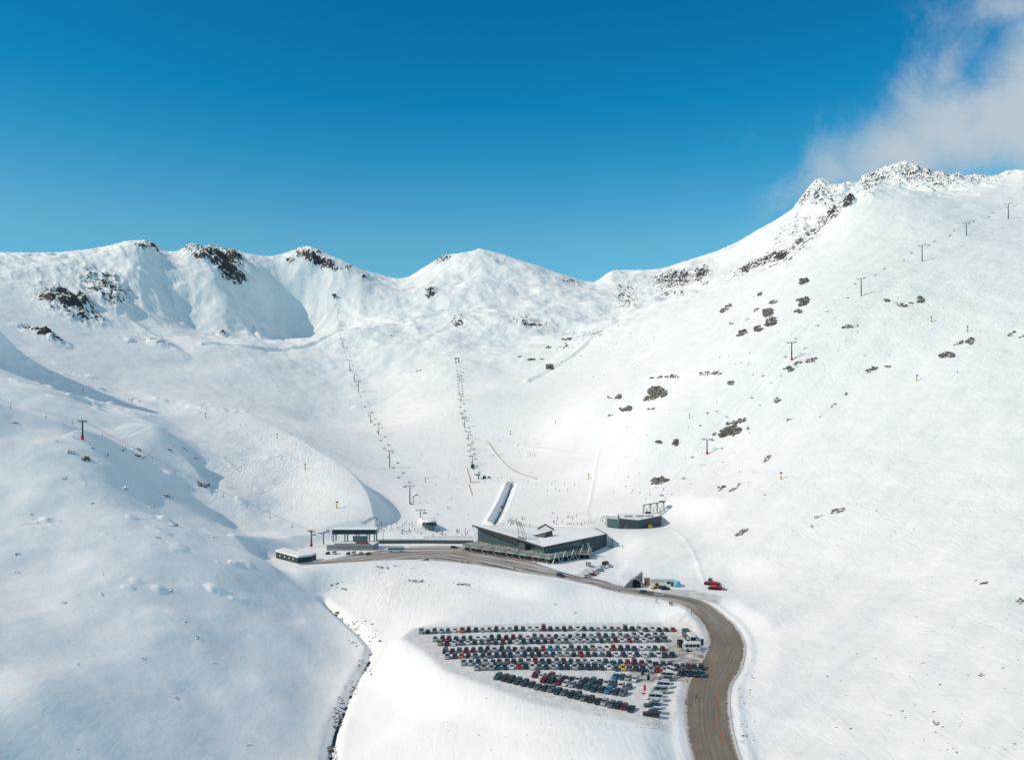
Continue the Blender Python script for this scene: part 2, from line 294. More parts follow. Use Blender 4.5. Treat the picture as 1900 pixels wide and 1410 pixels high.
# entrance from the road into the car park
ENT = [w3(x, y, .4) for x, y in [(1250,1222),(1320,1222),(1300,1262),(1240,1262)]]
flatten(ENT, 4)
PAD = [w3(x, y, z) for x, y, z in [(1085,1075,9),(1120,1040,10),(1150,1045,10),(1130,1072,9),(1105,1085,8.5)]]
flatten(PAD, 6)
YARD = [w3(x, y, z) for x, y, z in [(1180,1098,7.4),(1205,1075,7.6),(1262,1075,7.6),(1345,1078,8),(1350,1100,7.6),(1270,1110,7)]]
flatten(YARD, 26)
groove([wY(*p) for p in [(612,1420,246),(612,1395,252),(622,1350,268),(633,1318,281),(655,1268,303),(684,1225,332),(690,1192,346),(668,1168,360),(630,1140,380),(600,1113,396)]], 2.2, 3.2)
# learner slope trench beside the conveyor
def trench(pts, w_, dp):
    s = window(pts, w_*3); d, sdd, _ = seg_dist(XX[s], YY[s], [p[:2] for p in pts]); x = d*sdd
    Z[s] += -dp*(sstep(-w_, -w_*.75, x) - sstep(w_*.55, w_, x))*(d < 3*w_) + dp*.6*np.exp(-((x+w_*1.4)/(w_*.5))**2)*(d < 3*w_)
trench([wY(918,970,583), wY(951,895,706)][::1], 4.2, 3.2)
for tr in [[(380,652,1190),(470,643,1250),(560,622,1330),(630,606,1420),(720,592,1500),(820,575,1560)],
           [(600,553,1620),(540,553,1560),(500,560,1500),(470,578,1440),(480,600,1380)],
           [(640,560,1640),(700,575,1560),(760,590,1500)],
           [(850,690,1150),(760,692,1160),(700,715,1120),(660,740,1100)],
           [(985,690,1080),(1060,655,1150),(1150,610,1300),(1250,570,1300)]]:
    track(tr, 6, 3.0)
def line_ridge(pts, w_, h): groove([wY(*p) for p in pts], w_, -h)
line_ridge([(900,816,880),(960,822,860),(1040,838,800),(1090,855,770),(1113,875,745),(1108,905,700),(1096,940,630),(1092,968,590)], 1.2, .7)
line_ridge([(905,820,870),(945,850,800),(990,887,735)], 1.1, .7)
line_ridge([(1243,985,500),(1275,1030,450),(1312,1088,380)], 1.0, .35)
PYc = YH - (Z - CZ)*F/YY
for it in range(3):
    far = PYc + 5000*(YY < 900); ci = far.argmin(0); tci = smooth1(tt[ci], 8); delta = smooth1(target - far.min(0), 6)
    Z -= delta[None]*np.exp(-((tt[:, None] - tci[None])/.06)**2)/F*YY
    PYc = YH - (Z - CZ)*F/YY
MINPY = np.minimum.accumulate(PYc, 0)
def at(px, py):
    """where the sight line meets the ground: world x, y, z"""
    j = int(round((px - U0)/(U1 - U0)*(NU-1))); col = MINPY[:, j]
    i = int(np.searchsorted(-col, -py)); i = min(max(i, 1), NT-1)
    a, b = PYc[i-1, j], PYc[i, j]; t = 0 if a == b else min(max((a-py)/(a-b), 0), 1)
    Y = math.exp(tt[i-1] + t*(tt[i]-tt[i-1])); X = (px-CX)/F*Y
    return X, Y, ground(X, Y)
def ground(X, Y):
    u = (CX + F*X/Y - U0)/(U1-U0)*(NU-1); v = (math.log(Y)-T0)/(T1-T0)*(NT-1)
    j = min(max(int(u), 0), NU-2); i = min(max(int(v), 0), NT-2); a = u-j; b = v-i
    return float((Z[i,j]*(1-a)+Z[i,j+1]*a)*(1-b) + (Z[i+1,j]*(1-a)+Z[i+1,j+1]*a)*b)
def gnormal(X, Y, e=3.0):
    return Vector((ground(X-e, Y)-ground(X+e, Y), ground(X, Y-e)-ground(X, Y+e), 2*e)).normalized()

# ------------------------------------------------------------------ materials
MAT = {}
def mat(name, col, rough=.6, metal=0, var=0.0, scale=3.0, spec=.3, bump=0.0):
    if name in MAT: return MAT[name]
    m = bpy.data.materials.new(name); m.use_nodes = True; n = m.node_tree.nodes; l = m.node_tree.links; b = n['Principled BSDF']
    b.inputs['Base Color'].default_value = (*col, 1); b.inputs['Roughness'].default_value = rough; b.inputs['Metallic'].default_value = metal
    b.inputs['Specular IOR Level'].default_value = spec
    tc = n.new('ShaderNodeTexCoord'); nz = n.new('ShaderNodeTexNoise'); nz.inputs['Scale'].default_value = scale; nz.inputs['Detail'].default_value = 5
    l.new(tc.outputs['Object'], nz.inputs['Vector'])
    if var:
        mr = n.new('ShaderNodeMapRange'); mr.inputs[3].default_value = 1-var; mr.inputs[4].default_value = 1+var; mr.inputs[1].default_value = .3; mr.inputs[2].default_value = .7
        l.new(nz.outputs[0], mr.inputs[0]); mx = n.new('ShaderNodeMix'); mx.data_type = 'RGBA'; mx.blend_type = 'MULTIPLY'; mx.inputs[0].default_value = 1
        mx.inputs[6].default_value = (*col, 1); l.new(mr.outputs[0], mx.inputs[7]); l.new(mx.outputs[2], b.inputs['Base Color'])
    if bump:
        bp = n.new('ShaderNodeBump'); bp.inputs['Strength'].default_value = bump; l.new(nz.outputs[0], bp.inputs['Height']); l.new(bp.outputs[0], b.inputs['Normal'])
    MAT[name] = m; return m

def snow_nodes(m, rocky):
    n = m.node_tree.nodes; l = m.node_tree.links; b = n['Principled BSDF']
    b.inputs['Roughness'].default_value = .75; b.inputs['Specular IOR Level'].default_value = .15
    g = n.new('ShaderNodeNewGeometry')
    def nz(scale, detail=6, rough=.55, vec=None):
        k = n.new('ShaderNodeTexNoise'); k.inputs['Scale'].default_value = scale; k.inputs['Detail'].default_value = detail; k.inputs['Roughness'].default_value = rough
        l.new(vec or g.outputs['Position'], k.inputs['Vector']); return k.outputs[0]
    def math_(op, a, b_=None, c=None):
        k = n.new('ShaderNodeMath'); k.operation = op
        for i, v in enumerate((a, b_, c)):
            if v is None: continue
            if isinstance(v, (int, float)): k.inputs[i].default_value = v
            else: l.new(v, k.inputs[i])
        return k.outputs[0]
    def ramp(v, a, b_, c=0, d=1):
        k = n.new('ShaderNodeMapRange'); k.inputs[1].default_value = a; k.inputs[2].default_value = b_; k.inputs[3].default_value = c; k.inputs[4].default_value = d; l.new(v, k.inputs[0]); return k.outputs[0]
    def mix(f, a, b_):
        k = n.new('ShaderNodeMix'); k.data_type = 'RGBA'
        for i, v in ((0, f), (6, a), (7, b_)):
            if isinstance(v, tuple): k.inputs[i].default_value = (*v, 1)
            elif isinstance(v, float): k.inputs[i].default_value = v
            else: l.new(v, k.inputs[i])
        return k.outputs[2]
    snow = mix(ramp(nz(.05), .35, .65), (.875, .895, .89), (.91, .93, .92))
    sep = n.new('ShaderNodeSeparateXYZ'); l.new(g.outputs['Normal'], sep.inputs[0])
    return n, l, b, g, nz, math_, ramp, mix, snow, sep

def ground_mat():
    m = bpy.data.materials.new('snow_ground'); m.use_nodes = True
    n, l, b, g, nz, math_, ramp, mix, snow, sep = snow_nodes(m, True)
    at1 = n.new('ShaderNodeAttribute'); at1.attribute_name = 'rock'; at2 = n.new('ShaderNodeAttribute'); at2.attribute_name = 'dirt'
    at3 = n.new('ShaderNodeAttribute'); at3.attribute_name = 'tracks'
    # exposed rock : steep faces inside the craggy areas
    nb = nz(.05, 9, .62); nf = nz(.16, 6, .65)
    steep = ramp(sep.outputs[2], .84, .5)
    v = math_('MULTIPLY_ADD', at1.outputs['Fac'], 1.0, -0.72); v = math_('ADD', v, math_('MULTIPLY', steep, .38)); v = math_('ADD', v, ramp(nb, .2, .8, -.7, .7)); v = math_('ADD', v, ramp(nf, .25, .75, -.9, .9))
    rockm = math_('MULTIPLY', ramp(v, .02, .10), ramp(at1.outputs['Fac'], .09, .34))
    rockc = mix(ramp(nz(.35, 6), .3, .7), (.035, .040, .046), (.12, .115, .11))
    # dirt : packed or dirty snow
    dn = nz(.35, 6); dn2 = nz(.06, 5)
    dirtf = math_('MULTIPLY', at2.outputs['Fac'], ramp(dn, .3, .65, .4, 1.3))
    col = mix(math_('MINIMUM', dirtf, 1.0), snow, (.19, .165, .14))
    col = mix(rockm, col, rockc)
    l.new(col, b.inputs['Base Color'])
    # surface relief
    mp = n.new('ShaderNodeMapping'); mp.inputs['Rotation'].default_value = (0, 0, math.radians(-38)); mp.inputs['Scale'].default_value = (.04, .22, .1); l.new(g.outputs['Position'], mp.inputs['Vector'])
    streak = nz(1.0, 6, .55, mp.outputs[0])
    mp2 = n.new('ShaderNodeMapping'); mp2.inputs['Rotation'].default_value = (0, 0, math.radians(25)); mp2.inputs['Scale'].default_value = (.9, .06, .3); l.new(g.outputs['Position'], mp2.inputs['Vector'])
    lines = nz(1.0, 4, .5, mp2.outputs[0])
    hgt = math_('ADD', math_('MULTIPLY', nz(.12, 7, .5), 1.2), math_('MULTIPLY', math_('MULTIPLY', streak, at3.outputs['Fac']), 2.2))
    hgt = math_('ADD', hgt, math_('MULTIPLY', nz(.7, 4, .5), .10))
    hgt = math_('ADD', hgt, math_('MULTIPLY', math_('MULTIPLY', lines, at3.outputs['Fac']), 1.0))
    hgt = math_('ADD', hgt, math_('MULTIPLY', math_('MULTIPLY', nz(.45, 8, .7), rockm), 5.0))
    for rot_, sc_, th in ((-30, (.07, .018, .03), 26), (20, (.05, .014, .03), 30), (-60, (.09, .02, .03), 24)):
        m3 = n.new('ShaderNodeMapping'); m3.inputs['Rotation'].default_value = (0, 0, math.radians(rot_)); m3.inputs['Scale'].default_value = sc_; l.new(g.outputs['Position'], m3.inputs['Vector'])
        q = math_('ABSOLUTE', math_('SUBTRACT', nz(1.0, 3, .5, m3.outputs[0]), .5)); q = math_('SUBTRACT', 1.0, math_('MINIMUM', math_('MULTIPLY', q, th*2.0), 1.0))
        hgt = math_('SUBTRACT', hgt, math_('MULTIPLY', q, math_('MULTIPLY_ADD', at3.outputs['Fac'], .42, .035)))
    bp = n.new('ShaderNodeBump'); bp.inputs['Strength'].default_value = .55; bp.inputs['Distance'].default_value = 1.0; l.new(hgt, bp.inputs['Height']); l.new(bp.outputs[0], b.inputs['Normal'])
    return m

# dirt and tracks attributes
dirt = np.zeros(UU.shape); tracks = np.zeros(UU.shape)
s, w, ins, d = None, None, None, None
def region(poly, blend, arr, val, grain=0.0):
    s = window(poly, blend + 2); X, Y = XX[s], YY[s]; ins = in_poly(X, Y, poly); d, _, _ = seg_dist(X, Y, [p[:2] for p in poly] + [poly[0][:2]])
    w = np.where(ins, 1, 1 - sstep(0, blend, d)); arr[s] = np.maximum(arr[s], w*val)
region(CAR, 3, dirt, .27)
region([w3(x, y, .2) for x, y in [(1228,1205),(1262,1196),(1300,1212),(1320,1215),(1312,1264),(1250,1262),(1178,1262),(1178,1247),(1238,1240)]], 5, dirt, .72)
region([w3(x, y, 0) for x, y in [(1243,1195),(1262,1172),(1285,1200),(1290,1222),(1250,1222)]], 5, dirt, .5)
region([w3(x, y, 0) for x, y in [(752,1182),(790,1205),(830,1240),(915,1272),(870,1255),(805,1200)]], 2, dirt, .28)
region([w3(x, y, 7.3) for x, y in [(1240,1095),(1280,1096),(1330,1106),(1328,1114),(1280,1108),(1240,1103)]], 4, dirt, .42)
region([w3(x, y, 9) for x, y in [(1060,1075),(1090,1060),(1120,1050),(1110,1062),(1085,1080)]], 3, dirt, .35)
dd_, _, (hh_,) = seg_dist(XX, YY, [p[:2] + (float(h),) for p, h in zip(ROADC, WIDE)])
dirt = np.maximum(dirt, .5*(1 - sstep(0, 2.6, dd_ - hh_))*(.6 + .8*n3))
dirt = np.maximum(dirt, .09*np.exp(-((UU-715)/60)**2 - ((PYc-1085)/40)**2)*(YY < 440)*(.6+1.2*np.maximum(fbm(XX/3, YY/25, 4, 2), 0)*2))
tracks = np.exp(-((UU-520)/130)**2 - ((PYc-870)/80)**2)*1.0 + .5*np.exp(-((UU-1750)/180)**2 - ((PYc-560)/90)**2) + .17*sstep(1350, 1500, UU)*sstep(1150, 1000, PYc) + .10*sstep(650, 750, UU) + .45*np.exp(-((UU-720)/60)**2 - ((PYc-1100)/50)**2)

def grid_mesh(name, X, Y, Z_, attrs):
    h, w = X.shape; me = bpy.data.meshes.new(name)
    co = np.stack([X, Y, Z_], -1).reshape(-1, 3).astype(np.float32)
    i = np.arange(h*w).reshape(h, w); q = np.stack([i[:-1, :-1], i[:-1, 1:], i[1:, 1:], i[1:, :-1]], -1).reshape(-1)
    me.vertices.add(h*w); me.vertices.foreach_set('co', co.ravel()); nf = len(q)//4
    me.loops.add(len(q)); me.loops.foreach_set('vertex_index', q.astype(np.int32)); me.polygons.add(nf)
    me.polygons.foreach_set('loop_start', np.arange(0, nf*4, 4, dtype=np.int32)); me.polygons.foreach_set('use_smooth', np.ones(nf, bool))
    me.update()
    for k, a in attrs.items():
        at_ = me.attributes.new(k, 'FLOAT', 'POINT'); at_.data.foreach_set('value', a.astype(np.float32).ravel())
    return me
me = grid_mesh('snow_ground', XX, YY, Z, dict(rock=np.maximum(rock*(1-.25*peak), peak*.10), dirt=dirt, tracks=tracks))
me.materials.append(ground_mat())
go = bpy.data.objects.new('snowy_ground', me); C.objects.link(go); go['kind'] = 'structure'
#TERRAIN_END

# ------------------------------------------------------------------ mesh helpers
class MB:
    def __init__(s): s.v = []; s.f = []; s.m = []
    def face(s, pts, m=0):
        i = len(s.v); s.v += [tuple(p) for p in pts]; s.f.append(tuple(range(i, i+len(pts)))); s.m.append(m)
    def box(s, c, d, rz=0, m=0, taper=1.0):
        ca, sa = math.cos(rz), math.sin(rz); i = len(s.v)
        for z, k in ((-1, 1), (1, taper)):
            for x, y in ((-1,-1),(1,-1),(1,1),(-1,1)):
                a, b = x*d[0]/2*k, y*d[1]/2*k; s.v.append((c[0]+a*ca-b*sa, c[1]+a*sa+b*ca, c[2]+z*d[2]/2))
        for q in ((3,2,1,0),(4,5,6,7),(0,1,5,4),(1,2,6,5),(2,3,7,6),(3,0,4,7)): s.f.append(tuple(i+k for k in q)); s.m.append(m)
        return s
    def bar(s, p, q, r, n=6, m=0, r2=None):
        p, q = Vector(p), Vector(q); d = (q-p).normalized(); a = d.orthogonal().normalized(); b = d.cross(a); i = len(s.v); r2 = r if r2 is None else r2
        for c, rr in ((p, r), (q, r2)):
            for k in range(n): t = 2*math.pi*k/n; s.v.append(tuple(c + a*math.cos(t)*rr + b*math.sin(t)*rr))
        for k in range(n): s.f.append((i+k, i+(k+1)%n, i+n+(k+1)%n, i+n+k)); s.m.append(m)
        s.f.append(tuple(i+k for k in range(n))[::-1]); s.m.append(m); s.f.append(tuple(i+n+k for k in range(n))); s.m.append(m); return s
    def prism(s, poly, z0, z1, m=0, mt=None):
        """poly: (x,y); z0,z1 numbers or lists (per corner)"""
        n = len(poly); i = len(s.v); z0 = z0 if isinstance(z0, (list, tuple)) else [z0]*n; z1 = z1 if isinstance(z1, (list, tuple)) else [z1]*n
        for z in (z0, z1):
            for k, p in enumerate(poly): s.v.append((p[0], p[1], z[k]))
        for k in range(n): s.f.append((i+k, i+(k+1)%n, i+n+(k+1)%n, i+n+k)); s.m.append(m)
        s.f.append(tuple(i+k for k in range(n))[::-1]); s.m.append(m); s.f.append(tuple(i+n+k for k in range(n))); s.m.append(m if mt is None else mt); return s
    def loft(s, rings, m=0, cap=True):
        n = len(rings[0]); i = len(s.v)
        for r in rings: s.v += [tuple(p) for p in r]
        for a in range(len(rings)-1):
            for k in range(n): s.f.append((i+a*n+k, i+a*n+(k+1)%n, i+(a+1)*n+(k+1)%n, i+(a+1)*n+k)); s.m.append(m)
        if cap:
            s.f.append(tuple(i+k for k in range(n))[::-1]); s.m.append(m); e = i+(len(rings)-1)*n; s.f.append(tuple(e+k for k in range(n))); s.m.append(m)
        return s
    def build(s, name, mats, parent=None, smooth=False):
        me = bpy.data.meshes.new(name); me.from_pydata(s.v, [], s.f); mats = mats if isinstance(mats, (list, tuple)) else [mats]
        for k in mats: me.materials.append(k)
        if len(mats) > 1: me.polygons.foreach_set('material_index', s.m)
        if smooth: me.polygons.foreach_set('use_smooth', [True]*len(s.f))
        bm = bmesh.new(); bm.from_mesh(me); bmesh.ops.recalc_face_normals(bm, faces=bm.faces); bm.to_mesh(me); bm.free()
        o = bpy.data.objects.new(name, me); C.objects.link(o)
        if parent: o.parent = parent
        return o
def tag(o, label=None, cat=None, group=None, kind=None):
    for k, v in (('label', label), ('category', cat), ('group', group), ('kind', kind)):
        if v: o[k] = v
    return o
def thing(name, label, cat, loc=(0,0,0), rz=0, group=None):
    o = bpy.data.objects.new(name, None); C.objects.link(o); o.location = loc; o.rotation_euler = (0, 0, rz); return tag(o, label, cat, group)
def copy_thing(r, loc, rz, label=None, group=None, paint=None, sc=None):
    c = r.copy(); C.objects.link(c); c.location = loc; c.rotation_euler = (0, 0, rz)
    if label: c['label'] = label
    if group: c['group'] = group
    if sc: c.scale = (sc,)*3
    for ch in r.children:
        d = ch.copy(); C.objects.link(d); d.parent = c
        if paint and d.data.materials and ch.get('painted'): d.material_slots[0].link = 'OBJECT'; d.material_slots[0].material = paint
    return c
ORD = 'first second third fourth fifth sixth seventh eighth ninth tenth eleventh twelfth thirteenth fourteenth fifteenth sixteenth seventeenth eighteenth nineteenth twentieth'.split()
def ordn(k, n):
    if k == 0: return 'leftmost'
    if k == n-1: return 'rightmost'
    if k < n/2 or n-1-k >= 20: return (ORD[k] if k < 20 else 'far') + ' from the left'
    return ORD[n-1-k] + ' from the right'

steel = mat('galvanised_steel', (.22,.24,.25), .5, .6, .15); dark = mat('dark_metal', (.05,.055,.06), .5, .3, .1)
rub = mat('black_rubber', (.02,.02,.02), .8); glass = mat('dark_window_glass', (.015,.03,.04), .12, 0, 0, 3, .6); red = mat('red_padding', (.5,.035,.05), .6, 0, .15)
clad = mat('charcoal_cladding', (.075,.085,.095), .6, .2, .18, 1.5, .3, .1); cream = mat('pale_fascia', (.42,.42,.38), .6, 0, .1); yel = mat('yellow_padding', (.62,.38,.05), .6, 0, .12)
conc = mat('concrete', (.30,.30,.29), .85, 0, .2, 1.2, .2, .2); wht = mat('white_panel', (.70,.71,.70), .5, 0, .05); org = mat('orange_plastic', (.75,.16,.04), .6); teal = mat('teal_paint', (.05,.28,.36), .4)
brown = mat('brown_timber', (.16,.09,.05), .8, 0, .25, 2); glz = mat('green_glass', (.06,.14,.15), .15, 0, .2, .8, .7); pink = mat('faded_red_net', (.74,.56,.52), .8)
def snow_mat(name, rocky=False, lim=(.55,.75), tone=(.05,.048,.05), tone2=(.20,.17,.15)):
    m = bpy.data.materials.new(name); m.use_nodes = True; n, l, b, g, nz, math_, ramp, mix, snow, sep = snow_nodes(m, rocky)
    if rocky:
        f = math_('ADD', ramp(sep.outputs[2], lim[0], lim[1]), ramp(nz(.35, 6, .6), .25, .75, -.55, .55)); f = ramp(f, .42, .58)
        l.new(mix(f, mix(ramp(nz(.5, 7, .65), .3, .7), tone, tone2), snow), b.inputs['Base Color'])
        bp = n.new('ShaderNodeBump'); bp.inputs['Strength'].default_value = .8; bp.inputs['Distance'].default_value = .6; l.new(nz(.9, 7, .65), bp.inputs['Height']); l.new(bp.outputs[0], b.inputs['Normal'])
    else:
        l.new(snow, b.inputs['Base Color']); bp = n.new('ShaderNodeBump'); bp.inputs['Strength'].default_value = .5; bp.inputs['Distance'].default_value = .3; l.new(nz(.6, 5), bp.inputs['Height']); l.new(bp.outputs[0], b.inputs['Normal'])
    return m
snowm = snow_mat('settled_snow'); rockm_ = snow_mat('snowy_rock', True, (.52,.78), (.07,.066,.066), (.24,.215,.195)); rockw = snow_mat('mostly_snowed_rock', True, (-.15,.12)); rockd = snow_mat('bare_rock', True, (.66,.88), (.08,.07,.065), (.27,.235,.205))

# ------------------------------------------------------------------ road
def road_mat():
    m = bpy.data.materials.new('dirty_gravel_road'); m.use_nodes = True; n, l, b, g, nz, math_, ramp, mix, snow, sep = snow_nodes(m, False)
    at_ = n.new('ShaderNodeAttribute'); at_.attribute_name = 'UVMap'; mp = n.new('ShaderNodeMapping'); mp.inputs['Scale'].default_value = (1.0, .025, 1); uv = n.new('ShaderNodeUVMap'); l.new(uv.outputs[0], mp.inputs[0])
    st = nz(1.5, 7, .65, mp.outputs[0]); ed = n.new('ShaderNodeAttribute'); ed.attribute_name = 'edge'; lt = n.new('ShaderNodeAttribute'); lt.attribute_name = 'upper'
    base = mix(ramp(st, .3, .7), (.165,.138,.105), (.30,.26,.205)); base = mix(ramp(nz(.15, 5), .3, .7, 0, .35), base, (.14,.12,.10))
    mp2 = n.new('ShaderNodeMapping'); mp2.inputs['Scale'].default_value = (1.0, .10, 1); l.new(uv.outputs[0], mp2.inputs[0]); st2 = nz(.22, 7, .62, mp2.outputs[0])
    up = mix(ramp(st2, .40, .60), (.17,.145,.125), (.60,.565,.53)); base = mix(lt.outputs['Fac'], base, up)
    f = math_('ADD', ed.outputs['Fac'], ramp(nz(.5, 6, .7), .2, .8, -.45, .45)); f = ramp(f, .35, .75); l.new(mix(f, base, (.62,.60,.57)), b.inputs['Base Color'])
    bp = n.new('ShaderNodeBump'); bp.inputs['Strength'].default_value = .4; bp.inputs['Distance'].default_value = .15; l.new(math_('ADD', st, nz(2.0, 5)), bp.inputs['Height']); l.new(bp.outputs[0], b.inputs['Normal'])
    return m
RC = [w3(*p) for p in [(555,1047,10),(620,1041,10),(700,1032,10),(780,1026,10),(838,1027,10),(900,1036,10),(950,1047,10),(1000,1058.5,9.8)]] + ROADC[4:]
RW = [2, 7, 17, 29, 30, 21, 14, 9] + list(WIDE[4:])
line = catmull([r + (w,) for r, w in zip(RC, RW)], 14)
na = 33; lat = np.linspace(-1, 1, na); tang = np.gradient(line[:, :2], axis=0); tang /= np.linalg.norm(tang, axis=1)[:, None]
nrm = np.stack([tang[:, 1], -tang[:, 0]], 1); hw = line[:, 3] + .9
rx = line[:, 0:1] + nrm[:, 0:1]*lat*hw[:, None]; ry = line[:, 1:2] + nrm[:, 1:2]*lat*hw[:, None]
rz_ = np.array([[max(ground(a, b), ground(a+.5, b), ground(a-.5, b)) for a, b in zip(ra, rb)] for ra, rb in zip(rx, ry)]) + .10
al = np.r_[0, np.cumsum(np.hypot(*np.diff(line[:, :2], axis=0).T))]
upper = np.clip((line[:, 1] - 300)/90, 0, 1)[:, None]*np.ones((1, na))
me = grid_mesh('road', rx, ry, rz_, dict(edge=np.clip((np.abs(lat)[None]*hw[:, None] - hw[:, None] + 1.6)/1.6, 0, 1) + upper*.12, upper=upper))
uvl = me.uv_layers.new(name='UVMap'); li = np.zeros(len(me.loops), np.int32); me.loops.foreach_get('vertex_index', li)
uvv = np.stack([(lat[None]*hw[:, None]), al[:, None]*np.ones((1, na))], -1).reshape(-1, 2); uvl.data.foreach_set('uv', uvv[li].ravel().astype(np.float32))
me.materials.append(road_mat()); ro = bpy.data.objects.new('road', me); C.objects.link(ro); ro['kind'] = 'structure'

# ------------------------------------------------------------------ vehicles
PAINT = {k: mat('paint_' + k.replace(' ', '_'), c, .35, .1, 0, 3, .5) for k, c in {
 'white': (.68,.69,.70), 'silver': (.36,.39,.41), 'grey': (.13,.15,.165), 'black': (.018,.022,.028), 'dark blue': (.02,.05,.09), 'blue': (.02,.19,.33), 'teal': (.025,.10,.12),
 'maroon': (.13,.012,.03), 'red': (.30,.022,.035), 'yellow': (.72,.43,.03), 'orange': (.50,.12,.05), 'dark green': (.02,.06,.05), 'beige': (.35,.31,.25)}.items()}
def ring(x, hw, z0, z1, sh=.12):
    return [(x,-hw*.9,z0),(x,-hw,z0+.12),(x,-hw,z1-sh),(x,-hw*.88,z1),(x,hw*.88,z1),(x,hw,z1-sh),(x,hw,z0+.12),(x,hw*.9,z0)]
def make_vehicle(name, kind, Lc, Wc, belt, roof, hood, tail, gx0, gx1, slope_f, slope_r, label, cat='car', hoodz=None):
    """x forward; gx0,gx1 rear and front ends of the cabin at the belt line"""
    t = thing(name, label, cat); hw = Wc/2; h = Lc/2; z0 = .22; hz = hoodz or belt-.06
    b = MB(); b.loft([ring(-h, hw*.86, z0+.12, tail-.08), ring(-h+.14, hw*.96, z0, tail), ring(gx0-.05, hw, z0, belt), ring(gx1, hw, z0, belt), ring(gx1+.25, hw, z0, hz), ring(h-.3, hw*.95, z0, hood), ring(h, hw*.82, z0+.1, hood-.2)])
    rt = hw*.74
    b.loft([[(x, -w, roof-.09), (x, -w*.97, roof), (x, w*.97, roof), (x, w, roof-.09)] for x, w in ((gx0+slope_r-.04, rt*.96), (gx0+slope_r+.3, rt), (gx1-slope_f-.2, rt), (gx1-slope_f+.08, rt*.95))])
    for s in (-1, 1):
        b.bar((gx1+.02, s*hw*.86, belt-.02), (gx1-slope_f, s*rt*.98, roof-.05), .05, 4); b.bar((gx0-.02, s*hw*.86, belt-.02), (gx0+slope_r, s*rt*.98, roof-.05), .08, 4)
        mx = (gx0+gx1)/2; b.bar((mx, s*hw*.895, belt-.02), (mx, s*rt, roof-.05), .045, 4)
        b.box((gx1-.12, s*(hw+.08), belt+.03), (.12, .16, .12))
    o = b.build('body', PAINT['white'], t); o['painted'] = 1
    g = MB(); g.loft([[(gx0, -hw*.84, belt-.02), (gx1, -hw*.84, belt-.02), (gx1, hw*.84, belt-.02), (gx0, hw*.84, belt-.02)], [(gx0+slope_r, -rt*.97, roof-.07), (gx1-slope_f, -rt*.97, roof-.07), (gx1-slope_f, rt*.97, roof-.07), (gx0+slope_r, rt*.97, roof-.07)]])
    g.build('windows', glass, t)
    for sx in (h*.62, -h*.60):
        for s in (-1, 1):
            w = MB(); w.bar((sx, s*(hw-.2), .33), (sx, s*(hw+.01), .33), .33, 12); w.bar((sx, s*(hw+.012), .33), (sx, s*(hw+.03), .33), .18, 8, 1); w.build('wheel', [rub, steel], t)
    lm = mat('lamp_lens', (.75,.76,.74), .2)
    for s in (-1, 1):
        k = MB(); k.box((h-.10, s*hw*.66, hood-.24), (.16, .34, .13)); k.build('headlight', lm, t)
    return t
HIDE = (0, -400, -200)
VEH = dict(
 hatchback=make_vehicle('parked_car', 'hatch', 4.1, 1.75, .92, 1.48, .88, .95, -1.85, .95, .75, .35, ''),
 saloon=make_vehicle('parked_car', 'saloon', 4.7, 1.8, .90, 1.43, .86, .98, -1.45, .95, .75, .65, ''),
 estate=make_vehicle('parked_car', 'estate', 4.75, 1.8, .93, 1.50, .88, .95, -2.15, .95, .75, .3, ''),
 offroader=make_vehicle('parked_car', 'suv', 4.7, 1.88, 1.08, 1.80, 1.05, 1.1, -2.15, .95, .6, .25, ''),
 van=make_vehicle('parked_van', 'van', 5.1, 1.9, 1.15, 2.05, 1.0, 1.15, -2.45, 1.75, .8, .12, '', 'van'),
 pickup=make_vehicle('parked_pickup', 'pickup', 5.2, 1.88, 1.05, 1.78, 1.03, 1.05, -.75, 1.15, .65, .2, '', 'pickup'))
_first = {k: True for k in VEH}
def vehicle(kind, x, y, rz, col, label, group=None, z=None, sc=None):
    z = ground(x, y) + .02 if z is None else z; r = VEH[kind]
    if _first[kind]:
        _first[kind] = False; r.location = (x, y, z); r.rotation_euler = (0, 0, rz); r['label'] = label
        if group: r['group'] = group
        for ch in r.children:
            if ch.get('painted'): ch.material_slots[0].link = 'OBJECT'; ch.material_slots[0].material = PAINT[col]
        return r
    return copy_thing(r, (x, y, z), rz, label, group or '', PAINT[col], sc)
KN = dict(hatchback='hatchback', saloon='saloon car', estate='estate car', offroader='off-roader', van='van', pickup='pickup')
def row(name, p0, p1, n, heading, special=(), jitter=.25, kinds=None, group='cars parked in the snowy car park', dark_bias=.5, bow=0):
    rr = random.Random(name)
    for k in range(n):
        t = k/(n-1); px = p0[0]+(p1[0]-p0[0])*t; py = p0[1]+(p1[1]-p0[1])*t - bow*4*t*(1-t)
        x, y, _ = w3(px, py, 0); x += rr.uniform(-jitter, jitter)*.6; y += rr.uniform(-jitter, jitter)*1.6
        kd = rr.choice(kinds or ['hatchback']*3 + ['saloon']*2 + ['estate']*3 + ['offroader']*4 + ['van', 'pickup']); v = rr.random() - .10
        if v < dark_bias: c = rr.choice(['black', 'black', 'dark blue', 'grey', 'grey', 'black', 'dark blue', 'dark blue', 'grey', 'teal', 'dark green'])
        else: c = rr.choice(['white']*5 + ['silver']*5 + ['beige'])
        if rr.random() < .03: c = rr.choice(['maroon', 'blue'])
        for sx, sc_ in special:
            if abs(sx-px) < (p1[0]-p0[0])/(n-1)/2: c = sc_
        flip = math.pi if rr.random() < .12 else 0
        vehicle(kd, x, y, heading + flip + rr.uniform(-.05, .05), c, f'{c} {KN[kd]}, {ordn(k, n)} in {name}', group, None, .94)
D = math.radians
